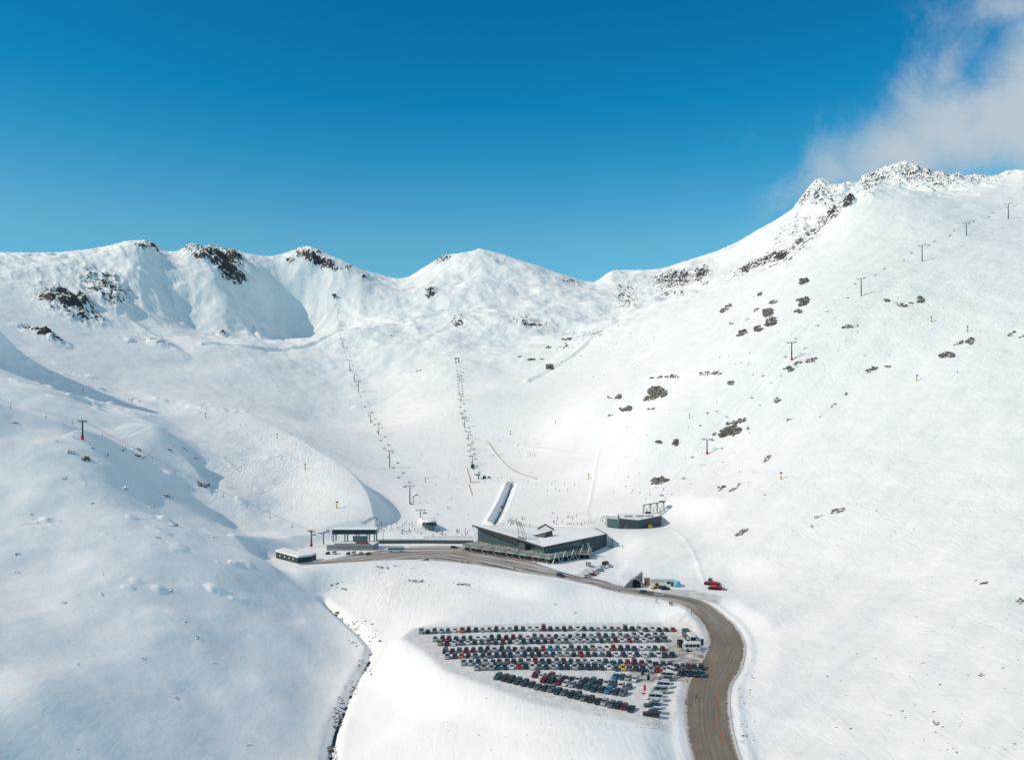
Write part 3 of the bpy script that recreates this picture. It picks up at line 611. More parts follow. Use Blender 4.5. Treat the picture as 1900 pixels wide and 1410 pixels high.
row('the top single row', (781,1174), (1249,1170.5), 38, D(-90), [(837,'blue'),(860,'orange'),(1233,'maroon'),(1248,'red'),(781,'silver'),(794,'black'),(978,'white')], dark_bias=.32, bow=3.4)
row('the back line of the second block', (807,1188.5), (1230,1180.5), 33, D(-90), [(831,'maroon'),(1137,'blue'),(1207,'maroon'),(944,'maroon')], bow=1)
row('the front line of the second block', (816,1196), (1233,1189.5), 33, D(-90), [(830,'maroon'),(928,'maroon'),(1167,'red'),(1024,'maroon')], dark_bias=.55, bow=1)
row('the back line of the third block', (826,1210), (1230,1206), 32, D(-90), [(838,'maroon'),(863,'maroon'),(877,'maroon'),(1005,'red'),(1018,'blue'),(1134,'red'),(1229,'maroon')], dark_bias=.6, bow=2.5)
row('the front line of the third block', (830,1220), (1248,1218), 33, D(-90), [(859,'orange'),(1076,'red'),(1204,'teal'),(830,'silver')], dark_bias=.6, bow=3)
row('the back line of the fourth block', (861,1232), (1231,1235), 29, D(-90), [(991,'red'),(1042,'maroon'),(1162,'red'),(1175,'maroon'),(1190,'maroon'),(861,'silver'),(873,'silver')], dark_bias=.6, bow=4)
row('the front line of the fourth block', (885,1241), (1233,1246), 28, D(-90), [(963,'red'),(1162,'yellow'),(1215,'red')], dark_bias=.5, bow=4)
row('the back row by the entrance', (1244,1240), (1301,1243), 6, D(-100), dark_bias=1, kinds=['offroader','estate','saloon'])
row('the front row by the entrance', (1262,1254), (1301,1256), 4, D(-80), dark_bias=1, kinds=['offroader','estate'])
row('the short slanted line of four', (1142,1257), (1178,1263), 4, D(-115), [(1142,'blue'),(1155,'teal'),(1167,'silver'),(1179,'white')], kinds=['saloon','hatchback'])
row('the back line of the slanted block', (995,1254), (1165,1276), 14, D(-115), [(1021,'maroon'),(1006,'white'),(1035,'white'),(1165,'grey'),(1150,'white'),(1073,'white')], dark_bias=.75, bow=0)
row('the front line of the slanted block', (1010,1264), (1156,1289), 12, D(-115), [(1010,'maroon'),(1024,'black'),(1038,'maroon'),(1051,'white'),(1064,'silver')], dark_bias=.9)
row('the lowest slanted row', (924,1258), (1171,1318), 21, D(-115), [(1157,'maroon')], dark_bias=.72, kinds=['saloon','estate','hatchback','offroader'])
gl = [(1236,1259,'van','white'),(1235,1264,'estate','grey'),(1230,1269,'estate','white'),(1229,1275,'van','white'),(1223,1284,'van','silver'),(1215,1291,'estate','white'),(1214,1297,'van','white'),(1216,1304,'saloon','white'),(1209,1310,'estate','teal'),(1215,1318,'estate','white'),(1208,1326,'offroader','black')]
for k, (px, py, kd, c) in enumerate(gl):
    x, y, _ = w3(px, py, 0); pos = ['topmost'] + ORD[1:10] + ['lowest']
    vehicle(kd, x, y, D(172 + (k*37 % 11) - 5), c, f'{c} {KN[kd]} parked sideways, {pos[k]} in the right-hand column of the car park', 'vehicles parked sideways by the snow bank')
x, y, _ = w3(1249, 1251, 0); vehicle('van', x, y, D(-60), 'white', 'white van standing askew at the end of the fourth block of cars')
for k, (px, py, kd, c, a, lb) in enumerate([(1040,1070,'offroader','dark blue',-53,'blue off-roader driving on the road below the lodge'),
    (843,1017,'estate','black',0,'black estate car parked at the back of the plaza'),
    (1124,1048,'van','black',50,'snow topped black van beside the lodge garage'),(1131,1052,'hatchback','white',40,'white hatchback right of the snow topped black van'),(1120,1055,'estate','white',20,'white estate car below the black van at the lodge'),(1113,1060,'saloon','silver',18,'silver saloon in the middle of the staff cars'),
    (1105,1064,'hatchback','white',15,'white hatchback behind the red staff car'),(1099,1068,'saloon','red',12,'red saloon at the lower end of the staff cars'),(1090,1071,'hatchback','white',12,'white hatchback left of the red staff car'),
    (1196,1101,'estate','dark blue',-35,'snow dusted dark car, left one below the tunnel portal'),(1210,1104,'estate','grey',-30,'grey estate car, middle one below the tunnel portal'),(1224,1106,'saloon','silver',-25,'silver saloon, right one below the tunnel portal'),
    (1234,1094,'offroader','black',10,'black off-roader beside the yellow digger')]):
    x, y, z = at(px, py); vehicle(kd, x, y, D(a), c, lb, None, z + .1)
VEH2 = [(608,1028),(620,1028),(646,1028.5),(656,1028.5),(669,1028.5),(683,1029)]
for k, (px, py) in enumerate(VEH2):
    x, y, z = at(px, py); c = ['black','white','dark blue','white','silver','black'][k]
    vv = vehicle('van' if k in (1, 3) else 'estate', x, y, D(-90), c, f'{c} {"van" if k in (1, 3) else "estate car"} under snow, {ordn(k, 6)} below the lift terrace', 'vehicles parked below the lift terrace', z + .05)
    v = MB(); v.box((-.2, 0, (2.16 if k in (1, 3) else 1.62)), (2.6, 1.3, .22), 0, 0, .85); v.build('snow_cap', snowm, vv)

def make_bus(loc, rz, col, label, Lc=9.5, name='coach', roofm=None, cat='bus'):
    t = thing(name, label, cat, loc, rz); b = MB(); h = Lc/2
    b.loft([[(x, -w, z0), (x, -w, z1-.2), (x, -w*.85, z1), (x, w*.85, z1), (x, w, z1-.2), (x, w, z0)] for x, w, z0, z1 in ((-h, 1.15, .5, 2.9), (-h+.2, 1.22, .4, 3.05), (h-.3, 1.22, .4, 3.05), (h, 1.12, .5, 2.75))])
    b.build('body', col, t)
    g = MB()
    for s in (-1, 1):
        for k in range(int(Lc/1.4)): MB().box((-h+1.1+k*1.35, s*1.225, 2.05), (1.2, .03, .95)).build('window', glass, t)
    g.box((h-.06, 0, 1.9), (.16, 2.05, 1.15)); g.build('windscreen', glass, t)
    r = MB(); r.box((0, 0, 3.12), (Lc-.6, 2.1, .14), 0, 0, .93); r.build('roof', roofm or teal, t)
    for sx in (h*.62, -h*.55):
        for s in (-1, 1): w = MB(); w.bar((sx, s*.95, .48), (sx, s*1.24, .48), .48, 12); ww = w.build('wheel', rub, t); MB().bar((sx, s*1.23, .48), (sx, s*1.27, .48), .24, 10).build('rim', steel, ww)
    return t
def bus_at(px, py, rz, *a, **k): x, y, z = at(px, py); return make_bus((x, y, z+.08), rz, *a, **k)
bus_at(735, 1024, D(2), wht, 'white and teal coach parked on the plaza beside the lift terrace', 10.5)
bus_at(1275, 1184, D(-90), mat('dark_green_coach', (.02,.05,.06), .4), 'dark green coach at the top right of the car park', 7.5, roofm=mat('dark_roof', (.03,.05,.055), .5))
bus_at(1283, 1191, D(-90), wht, 'white minibus parked in front of the dark green coach', 6, name='minibus', roofm=wht)
bus_at(1284, 1207, D(180), wht, 'white minibus parked sideways near the car park entrance', 6, name='minibus', roofm=wht)
def make_truck(loc, rz, col, label):
    t = thing('work_truck', label, 'truck', loc, rz)
    b = MB(); b.loft([ring(1.4, 1.05, .6, 2.2), ring(2.2, 1.08, .5, 2.35), ring(3.0, 1.0, .5, 1.7)]); b.build('cab', col, t); b = MB(); b.box((2.72, 0, 1.75), (.5, 1.8, .6)); b.build('windscreen', glass, t)
    b = MB(); b.box((-.9, 0, .85), (4.6, 1.0, .25)); b.box((-.9, 0, 1.1), (4.4, 2.1, .12)); b.box((-.9, 1.0, 1.4), (4.4, .08, .5)); b.box((-.9, -1.0, 1.4), (4.4, .08, .5)); b.box((-3.1, 0, 1.4), (.08, 2.1, .5)); b.build('flatbed', dark, t)
    for x in (1.9, -1.2, -2.4):
        for s in (-1, 1): w = MB(); w.bar((x, s*.75, .45), (x, s*1.08, .45), .45, 12); w.build('wheel', rub, t)
    return t
def truck_at(px, py, rz, *a): x, y, z = at(px, py); return make_truck((x, y, z+.08), rz, *a)
truck_at(1263, 1198, D(-95), mat('black_truck', (.03,.03,.035), .5), 'black and white work truck left of the white minibuses')
truck_at(1285, 1198, D(-85), org, 'orange cabbed work truck between the two white minibuses')
truck_at(1270, 1203, D(-90), wht, 'white work truck parked lowest beside the black one')
truck_at(1092, 1050, D(-88), cream, 'pale delivery truck backed into the garage under the lodge deck')

# ------------------------------------------------------------------ the lodge
def P3(px, py, z): return Vector(w3(px, py, z))
def wall(b, p, q, z0, z1, th=.3, m=0, z1b=None):
    """upright wall panel from p to q (xy); top may slope to z1b"""
    p, q = Vector(p[:2]), Vector(q[:2]); d = (q-p).normalized(); n = Vector((-d.y, d.x))*th/2
    z1b = z1 if z1b is None else z1b
    b.prism([p-n, q-n, q+n, p+n], z0, [z1, z1b, z1b, z1], m)
def lodge():
    t = thing('ski_lodge', 'large angular charcoal lodge with snowy roof, glass front and braced deck above the road', 'building', (0,0,0))
    A, T, B, Cc, Dd, E = (-25.6,498,24.2), (2.5,461,20.3), (18,443,17.3), (57.7,472,21.4), (55,512,20.8), (-15,521,21.0)
    mid = (14, 490, 19.4)
    r = MB(); s_ = MB()
    rim = [A, T, B, Cc, Dd, E]
    cm = (mid[0], mid[1])
    for p, q in zip(rim, rim[1:] + rim[:1]):
        r.face([(*p[:2], p[2]-.9), (*q[:2], q[2]-.9), q, p]); r.face([p, q, (*cm, mid[2])]); r.face([(*q[:2], q[2]-.9), (*p[:2], p[2]-.9), (*cm, mid[2]-.9)])
    roof = r.build('roof', clad, t)
    ins = []
    for p in rim:
        v = Vector((mid[0]-p[0], mid[1]-p[1])).normalized()*.35; ins.append((p[0]+v.x, p[1]+v.y, p[2]+.02))
    cs = len(s_.v)
    n = 10
    for a in range(6):
        p, q = np.array(ins[a]), np.array(ins[(a+1) % 6]); c = np.array((mid[0], mid[1], mid[2]+.1))
        for i in range(n):
            for j in range(n-i):
                def pt(i_, j_):
                    v = c + (p-c)*i_/n + (q-c)*j_/n; edge = (i_+j_) == n; return (v[0], v[1], v[2] + (-.1 if edge else .35 + .12*math.sin(v[0]*.7)*math.cos(v[1]*.5)))
                s_.face([pt(i, j), pt(i+1, j), pt(i, j+1)])
                if i+j < n-1: s_.face([pt(i+1, j), pt(i+1, j+1), pt(i, j+1)])
    s_.build('roof_snow', snowm, roof, True)
    zd = 13.6
    # left wing: sloping dark fascia over a leaning glass wall
    L0 = (-22.4, 499.5); L1 = (4.2, 463.0)
    f = MB(); p, q = Vector(A[:2]), Vector(T[:2]); 
    f.face([A[:2]+(A[2]-.3,), T[:2]+(T[2]-.3,), (L1[0]-.4, L1[1]-.3, 15.2), (L0[0]+6, L0[1]-9.0, 19.4)]); f.face([(A[0]+.2, A[1]+.4, A[2]-.3), (T[0]+.2, T[1]+.4, T[2]-.3), (L1[0], L1[1]+.3, 15.2), (L0[0]+6.3, L0[1]-8.6, 19.4)][::-1])
    f.build('sloping_fascia', clad, t)
    g = MB(); wall(g, (L0[0]+.6, L0[1]+.3), (L1[0]+.3, L1[1]+.4), zd, 22.6, .2, 0, 18.6); gw = g.build('glass_wall', glz, t)
    m = MB()
    for k in range(15):
        u = k/14; x = L0[0]+(L1[0]-L0[0])*u; y = L0[1]+(L1[1]-L0[1])*u; x2 = A[0]+(T[0]-A[0])*u; y2 = A[1]+(T[1]-A[1])*u; z2 = A[2]+(T[2]-A[2])*u
        m.bar((x-.1, y-.15, zd), (x2*.75+x*.25, y2*.75+y*.25, z2-1), .17, 4)
    for hgt in (15.6, 17.6, 19.6, 21.4):
        e = max(0, min(1, (22.8-hgt)/5.0)); m.bar((L0[0], L0[1]-.1, hgt), (L0[0]+(L1[0]-L0[0])*e, L0[1]+(L1[1]-L0[1])*e-.2, hgt), .09, 4)
    for k in range(6):
        x = L0[0]+k*1.9; y = L0[1]-k*2.6; m.bar((x, y-.2, zd), (x+3.0, y-4.2, zd+5), .09, 4); m.bar((x+3, y-4.2, zd), (x, y-.2, zd+5), .09, 4)
    m.build('glazing_frame', steel, gw)
    tw = MB(); tw.prism([(3.4,462.6),(7.6,457.6),(10.2,459.8),(6.0,465.0)], 10, [21.2, 20.6, 18.2, 18.4]); tw.build('stone_tower', mat('slate_cladding', (.10,.115,.13), .7, 0, .2, 2), t)
    mf = MB()
    for a, b_ in (((4.2,462.4),(3.2,470)), ((6.8,459),(4.4,470)), ((8.6,460.5),(5.4,471))): mf.bar((*a, 20.4), (*b_, 28.5), .16, 5)
    mf.bar((3.2,470,28.5), (5.4,471,28.5), .14, 5); mf.bar((3.9,465,23.4), (7.2,464.5,23.0), .12, 4); mf.build('mast_frame', dark, t)
    # main wing walls
    b = MB(); wall(b, (10,460.5), (18.2,444.6), zd, 18.3, .3, 0, 16.4); wall(b, (18.2,444.6), (40,460.6), zd, 16.4, .3, 0, 18.4); gw2 = b.build('glass_wall', glz, t)
    b = MB(); wall(b, (40,460.6), (57.2,472.6), 11, 18.4, .4, 0, 20.5); wall(b, (57.2,472.6), (54.6,511.4), 11, 20.5, .4, 0, 20); wall(b, (54.6,511.4), (-14.6,520), 12, 20, .4, 0, 20.2); wall(b, (-14.6,520), (-21.6,500), 13, 20.2, .4, 0, 22); b.build('wall', clad, t)
    m = MB()
    for k in range(22):
        u = k/21; x = 18.2+21.8*u; y = 444.4+16*u; zt = 16.4+2*u; m.bar((x, y-.1, zd), (x, y-.1, zt), .16, 4)
        if k % 2: m.box((x+.4, y-.15, zt-.55), (1.2, .25, .9), math.atan2(16, 21.8))
    for k in range(7): u = k/6; m.bar((10+8.2*u, 460.3-16*u, zd), (10+8.2*u, 460.3-16*u, 18.3-1.9*u), .10, 4)
    m.build('mullions', steel, gw2)
    for u, hh, ww in ((.10, 2.4, 1.6), (.30, 3.0, 1.8)):
        x, y = 40+17.2*u, 460.6+12*u; w = MB(); w.box((x+.1, y-.28, 14.2+hh/2), (ww, .12, hh), math.atan2(12, 17.2)); w.build('door' if hh > 2.5 else 'window', mat('pale_door', (.35,.38,.38), .5), t)
    # wedge shaped roof light
    d = MB(); q0 = (11.6,480.5,19.2); q1 = (24.6,474,23.4); q2 = (24.6,474,18.8); q3 = (19.4,470.5,18.7); q4 = (20.5,472.5,22.0)
    d.face([q0, q4, q3, (q0[0], q0[1], 18.6)]); d.face([q0, q1, q4]); d.face([q4, q1, q2, q3]); d.face([q0, (23,484,19.4), q1]); d.face([(23,484,19.4), q2, q1]); d.build('roof_wedge', clad, t)
    d = MB(); d.bar((16.5,503,20.6), (21.5,498,24.0), .3, 4); d.bar((21.5,498,24.0), (27,497,20.8), .3, 4); d.bar((16.5,509,20.6), (21.5,504,24.0), .3, 4); d.bar((21.5,504,24.0), (27,503,20.8), .3, 4); d.build('gable_frame', dark, t)
    # deck
    deck = [(-30,479), (21,427.5), (47,458.5), (43,461.5), (18.6,445.8), (10,461.4), (4.6,463.8), (-22,500.5), (-31,487)]
    b = MB(); b.prism(deck, 12.7, 13.55); dk = b.build('deck', cream, t)
    b = MB(); b.prism([(-29,480.5), (20.8,430.5), (44.5,459), (18.6,447), (8,462), (-22,499)], 9.2, 12.7); b.build('undercroft_wall', mat('shaded_concrete', (.06,.065,.07), .8, 0, .3), t)  # darker concrete, the shade beneath the deck is put into its colour
    edge = [(-30.6,486), (-30,479), (21,427.5), (47,458.5)]
    rl = MB(); gp = MB(); 
    for p, q in zip(edge[:-1], edge[1:]):
        Ld = math.hypot(q[0]-p[0], q[1]-p[1]); k = max(int(Ld/2), 1)
        for i in range(k+1): x = p[0]+(q[0]-p[0])*i/k; y = p[1]+(q[1]-p[1])*i/k; rl.bar((x, y, 13.5), (x, y, 14.75), .05, 4)
        rl.bar((*p, 14.75), (*q, 14.75), .06, 4); wall(gp, p, q, 13.6, 14.6, .04)
    rl.build('railing', steel, dk); gp.build('glass_balustrade', mat('balustrade_glass', (.16,.26,.26), .2, 0, .2, .6, .6), dk)
    def zig(p, q, n, za, zb, off, col, r=.17):
        v = Vector((q[0]-p[0], q[1]-p[1])); nn = Vector((v.y, -v.x)).normalized()*off
        for i in range(n):
            for e in (0, 1):
                u0, u1 = (i+e*.5)/n, (i+(e+1)*.5)/n; a = (p[0]+v.x*u0+nn.x, p[1]+v.y*u0+nn.y, zb if e else za); c = (p[0]+v.x*u1+nn.x, p[1]+v.y*u1+nn.y, za if e else zb)
                o = MB().bar(a, c, r, 5); o.build('brace', col, t)
    zig((-30,479), (21,427.5), 7, 9.8, 14.6, .9, steel, .24); zig((21,427.5), (47,458.5), 5, 9.4, 16.0, 1.2, mat('pale_steel', (.42,.45,.45), .5, .3), .34)
    b = MB(); b.bar((21.8,427,15.4), (47.8,458,15.9), .14, 5); b.bar((30,438,10.2),(47.8,458,10.6), .12, 5); b.build('brace_rail', steel, t)
    tbs = ((-18,477,2.2), (-12,470,2.4), (-4,463,2.0), (4,455,2.6), (12,446,2.2), (17,438,2.0), (25,440,2.0), (31,446,2.2))
    for i, (x, y, w) in enumerate(tbs):
        tb = thing('picnic_table', f'snow covered picnic table, {ordn(i, 8)} on the lodge deck', 'table', (x, y, 13.56), -.8, 'tables on the lodge deck')
        MB().box((0,0,.74), (w,.8,.08)).build('tabletop', wht, tb); MB().box((0,0,.35), (w*.6,.12,.7)).build('leg', dark, tb)
        for s in (-1, 1): MB().box((0, s*.8, .45), (w,.3,.06)).build('bench', wht, tb)
    b = MB()
    for a in range(9): b.box((59.2+(a % 2)*1.2, 472-a*.2, 11+a*.9), (2.4, 2.2, .12), .2); 
    b.bar((58,470,10.5), (58,470,20), .1, 4); b.bar((61,471,10.5), (61,471,19), .1, 4); b.bar((61,474,10.5), (61,474,19), .1, 4); b.build('fire_stair', dark, t)
    g = MB(); g.box((35.2,445.5,8.0+2.0), (.8, 8, 6.4), -.1); g.box((44.8,451,10), (.7, 8, 6.4), -.1); g.box((40,449.5,12.9), (10.4, 9, .5), 0); g.box((40,455,10), (9.6,.4,5.6)); g.build('garage_portal', conc, t)
    kk = thing('drinks_kiosk', 'small orange kiosk with a white lid on the lodge deck', 'kiosk', (-2,458.5,13.56)); MB().box((0,0,.5), (2.2,1.6,1.0)).build('counter', org, kk); MB().box((0,0,1.1), (2.5,1.9,.2), 0, 0, .8).build('lid', wht, kk)
    kk = thing('storage_bin', 'pale yellow bin at the railing of the right side of the lodge deck', 'bin', (27.6,440.2,13.56)); MB().box((0,0,.65), (1.7,1.5,1.3), 0, 0, .92).build('body', mat('pale_yellow', (.66,.62,.28), .6), kk); MB().box((0,0,1.36), (1.8,1.6,.12)).build('lid', MAT['pale_yellow'], kk)
    return t
lodge()
def rental():
    x0, y0, z0 = at(1149.5, 981); S = Vector((x0, y0, z0-.3))
    t = thing('ski_rental_building', 'low charcoal clad building with snow streaked roof behind the lodge, by the right chairlift', 'building', tuple(S))
    k = y0/F
    def q(px, dy=0): return ((px-950)*(y0+dy)/F - x0, dy)
    a, b_, c, d, e = q(1149.5), q(1185, -1), q(1227, 12), q(1222, 34), q(1146, 26)
    w = MB(); hz = 7.0; w.prism([a, b_, c, d, e], -.5, [hz, hz-1.1, hz+.6, hz+.2, hz+.6]); w.build('wall', clad, t)
    s = MB(); ins = lambda p, v=(12, 14): (p[0]+(v[0]-p[0])*.03, p[1]+(v[1]-p[1])*.03); s.prism([ins(p) for p in (a, b_, c, d, e)], [hz-.3, hz-1.4, hz+.3, hz-.1, hz+.3], [hz+.25, hz-.85, hz+.85, hz+.45, hz+.85]); s.build('roof_snow', snowm, t)
    for u in (.25, .5, .72): MB().box((a[0]+(c[0]-a[0])*u, 10, hz+.75+u*.1), (5.5, 1.5, .5), .3).build('roof_light', dark, t)
    w = MB(); f, g = q(1127, 8), q(1149, 1); w.prism([f, g, (g[0]+1, 22), (f[0]+1, 26)], -.5, [6.4, 6.2, 6.4, 6.6]); w.build('glass_annexe', glz, t)
    m = MB()
    for i in range(8): u = i/7; m.bar((f[0]+(g[0]-f[0])*u, f[1]+(g[1]-f[1])*u-.15, -.3), (f[0]+(g[0]-f[0])*u, f[1]+(g[1]-f[1])*u-.15, 6.3), .1, 4)
    m.bar((f[0], f[1]-.2, 3), (g[0], g[1]-.2, 3), .1, 4); m.build('glazing_frame', steel, t)
    dd = MB(); dd.box((b_[0]+8, 2.0, 1.6), (2.6, .3, 2.4), .27); dd.build('door', yel, t)
    h = MB(); h.box((a[0]+4, .02-.4, 1.2), (2.0, .3, 2.0), -.03); h.build('window', mat('grey_glass', (.12,.15,.18), .3), t)
    return t
rental()
def shed():
    z = 10; pts = [P3(512,1035,z), P3(553,1045.5,z), P3(577,1041,z)]; t = thing('storage_shed', 'long low dark shed under thick snow at the left end of the plaza', 'building', tuple(pts[1]))
    o = pts[1]; a, b_, c = [(p-o)[:2] for p in pts]; a2 = (a[0]+2, a[1]+9); b2 = (b_[0]-1, b_[1]+10); c2 = (c[0]+1, c[1]+8)
    w = MB(); w.prism([a, b_, b2, a2], -.5, [4.0, 3.6, 3.6, 4.0]); w.prism([b_, c, c2, b2], -.5, [3.58, 3.2, 3.2, 3.58]); w.build('wall', mat('dark_board', (.04,.06,.065), .7, 0, .4, 1), t)
    s = MB(); s.prism([(a[0]-.3, a[1]-.3), (b_[0], b_[1]-.5), (c[0]+.4, c[1]-.2), c2, b2, a2], [3.7,3.3,2.9,2.9,3.3,3.7], [4.7,4.3,3.9,4.0,4.6,4.9]); s.build('roof_snow', snowm, t, False)
    for u in (.2, .42, .62, .8):
        v = MB(); v.box((a[0]+(b_[0]-a[0])*u, a[1]+(b_[1]-a[1])*u-.3, 2.0), (1.1, .3, .9), math.atan2(b_[1]-a[1], b_[0]-a[0])); v.build('window', wht, t)
shed()
def terrace_station():
    z = 10; o = P3(650, 1021, z); t = thing('lift_station', 'open sided lift terminal on a snowy terrace above parked vehicles, left of the coach', 'lift station', tuple(o))
    k = o.y/F; X = lambda px: (px-650)*k
    # terrace block
    b = MB(); b.prism([(X(606),0), (X(692),0), (X(696),12), (X(600),12)], -.5, 3.4); b.build('terrace_wall', conc, t)
    s = MB(); s.prism([(X(604),-.3), (X(693),-.3), (X(697),12), (X(598),12)], 3.4, [3.9,3.9,4.3,4.3]); s.build('terrace_snow', snowm, t)
    # terminal
    for px in (612, 634, 656, 676, 690):
        for yy in (9, 17): MB().box((X(px), yy, 6.5), (.7, .7, 5.2)).build('column', steel, t)
    h = MB(); h.box((X(651), 13, 10.4), (X(692)-X(610), 8.5, 3.0)); mh = h.build('machine_housing', mat('dark_teal_shell', (.03,.055,.06), .4, 0, .5, .5), t)
    for i, px in enumerate((614, 620, 626, 637, 644, 651, 659, 667, 674, 682)): MB().box((X(px), 8.6, 10.3), (1.2 + (i % 3)*.25, .3, 1.6 + (i % 2)*.5)).build('window', glass, mh)
    r = MB(); r.box((X(652), 13, 12.2), (X(694)-X(608), 9.6, .55), 0, 0, .94); r.build('roof_snow', snowm, t)
    c = MB(); c.box((X(663), 9.5, 6.2), (9, 2.4, 3.2)); c.build('control_cabin', glz, t)
    c = MB(); c.box((X(672), -.2, 4.7), (X(684)-X(660), .3, 1.3)); c.build('banner', mat('red_banner', (.42,.06,.09), .7), t)
    c = MB(); c.box((X(654), -.6, 4.1), (X(690)-X(622), .5, .7)); c.build('parapet', mat('weathered_wood', (.20,.19,.17), .8), t)
    for px in (577.5, 600):
        pass
terrace_station()
def oval_station():
    x, y, z = at(797, 982); t = thing('chairlift_terminal', 'rounded glass fronted chairlift bottom terminal with snow on its back, behind the plaza crowd', 'lift station', (x, y, z-.2))
    k = y/F; rx_, ry_ = 14*k, 8*k*2
    def el(z, sx, sy, dy=0, n=24): return [(rx_*sx*math.cos(2*math.pi*i/n), dy+ry_*sy*math.sin(2*math.pi*i/n), z) for i in range(n)]
    b = MB(); b.loft([el(2.6,.85,.85), el(3.2,1,1), el(4.3,1.03,1.03)]); b.build('shell', mat('teal_grey_shell', (.05,.12,.14), .35, 0, .2), t, True)
    b = MB(); b.loft([el(4.3,.97,.97), el(5.8,.85,.85,.2)]); b.build('windows', glass, t, True)
    b = MB(); b.loft([el(5.75,.9,.9), el(6.5,.8,.85,.3), el(7.0,.4,.5,.6)]); b.build('roof_snow', snowm, t, True)
    b = MB(); b.loft([[(-5.5,4,2.2),(4,6,2.4),(-4,20,3.4),(-11,20,3.2)],[(-5,4.5,6.4),(3.5,6,6.4),(-4.5,20,6.8),(-10.5,20,6.6)]]); b.build('rear_canopy', snowm, t)
    for px_ in (-.5, .5): MB().box((rx_*px_, 0, 1.2), (1.2, 1.2, 3.2)).build('leg', conc, t)
oval_station()
def truss_station(px, py, lab, w=16, hgt=8):
    x, y, z = at(px, py); t = thing('chairlift_terminal', lab, 'lift station', (x, y, z))
    b = MB()
    for i in range(4):
        u = (i/3-.5)*w
        for s in (-1.6, 1.6): b.bar((u, s+u*.4, 0), (u, s+u*.4, hgt+u*.12), .2, 5)
        b.bar((u, -2.4+u*.4, hgt+u*.12), (u, 2.4+u*.4, hgt+u*.12), .2, 5)
        if i < 3:
            v = u+w/3
            for s in (-1.6, 1.6): b.bar((u, s+u*.4, hgt+u*.12), (v, s+v*.4, hgt+v*.12), .18, 5); b.bar((u, s+u*.4, 0), (v, s+v*.4, hgt+v*.12), .12, 4); b.bar((v, s+v*.4, 0), (u, s+u*.4, hgt+u*.12), .12, 4)
    b.build('frame', steel, t)
    d = MB(); d.bar((w/2-1, w*.2, hgt+w*.06+.2), (w/2-1, w*.2, hgt+w*.06+.6), 2.6, 20); d.build('bullwheel', dark, t)
    d = MB(); d.box((-w*.3, -w*.12, 2), (3.2, 3, 3)); d.build('cabin', clad, t)
truss_station(1213, 958, 'steel framed bottom terminal of the right chairlift behind the rental building', 15, 9)
x, y, z = at(888, 888.5); t = thing('chairlift_terminal', 'small bottom terminal of the steep middle chairlift above the learner slope', 'lift station', (x, y, z))
b = MB(); b.box((0, 0, 4.2), (3.2, 8, 1.8), 0, 0, .8); b.build('housing', teal, t); b = MB(); b.box((0, -2.4, 1.7), (1, 1, 3.4)); b.box((0, 2.4, 1.7), (1, 1, 3.4)); b.build('column', steel, t); b = MB(); b.box((5.5, 1, 1.5), (3, 3, 3)); b.box((10, 2, 1.2), (2.6, 2.6, 2.4)); b.build('cabin', mat('dark_teal', (.02,.10,.10), .5), t); b = MB(); b.box((5.5,1,3.15), (3.3,3.3,.35)); b.box((10,2,2.55), (2.8,2.8,.3)); b.build('roof_snow', snowm, t)
x, y, z = at(877, 868); tag(MB().box((x, y, z+2), (3.6, 3.4, 3.4), .3, 0, .8).build('lift_hut', mat('dark_green_hut', (.01,.08,.06), .6), None), 'dark green hut under the steep middle chairlift', 'hut')
x, y, z = at(620, 553); t = thing('chairlift_terminal', 'dark round topped upper terminal on the high shoulder below the skyline', 'lift station', (x, y, z)); b = MB()
b.loft([[(r_*math.cos(i*math.pi/8), r_*.8*math.sin(i*math.pi/8), z_) for i in range(16)] for r_, z_ in ((3.4,5),(4.6,5.6),(4.6,8),(3.4,9))]); b.build('shell', mat('dark_terminal', (.05,.07,.08), .5), t, True); b = MB(); b.box((0,0,2.5), (2.6,2.6,5.2)); b.build('column', steel, t); b = MB(); b.box((0,0,9.15), (5.4,4.4,.3)); b.build('roof_snow', snowm, t)
x, y, z = at(848, 672); t = thing('chairlift_terminal', 'small top terminal of the steep middle chairlift on the upper shelf', 'lift station', (x, y, z)); b = MB(); b.box((0,0,6), (9,4,1.6), 0, 0, .85); b.build('shell', steel, t); b = MB(); b.box((-2,0,2.6), (.8,.8,5.4)); b.box((2.5,0,2.6), (.8,.8,5.4)); b.build('column', dark, t)

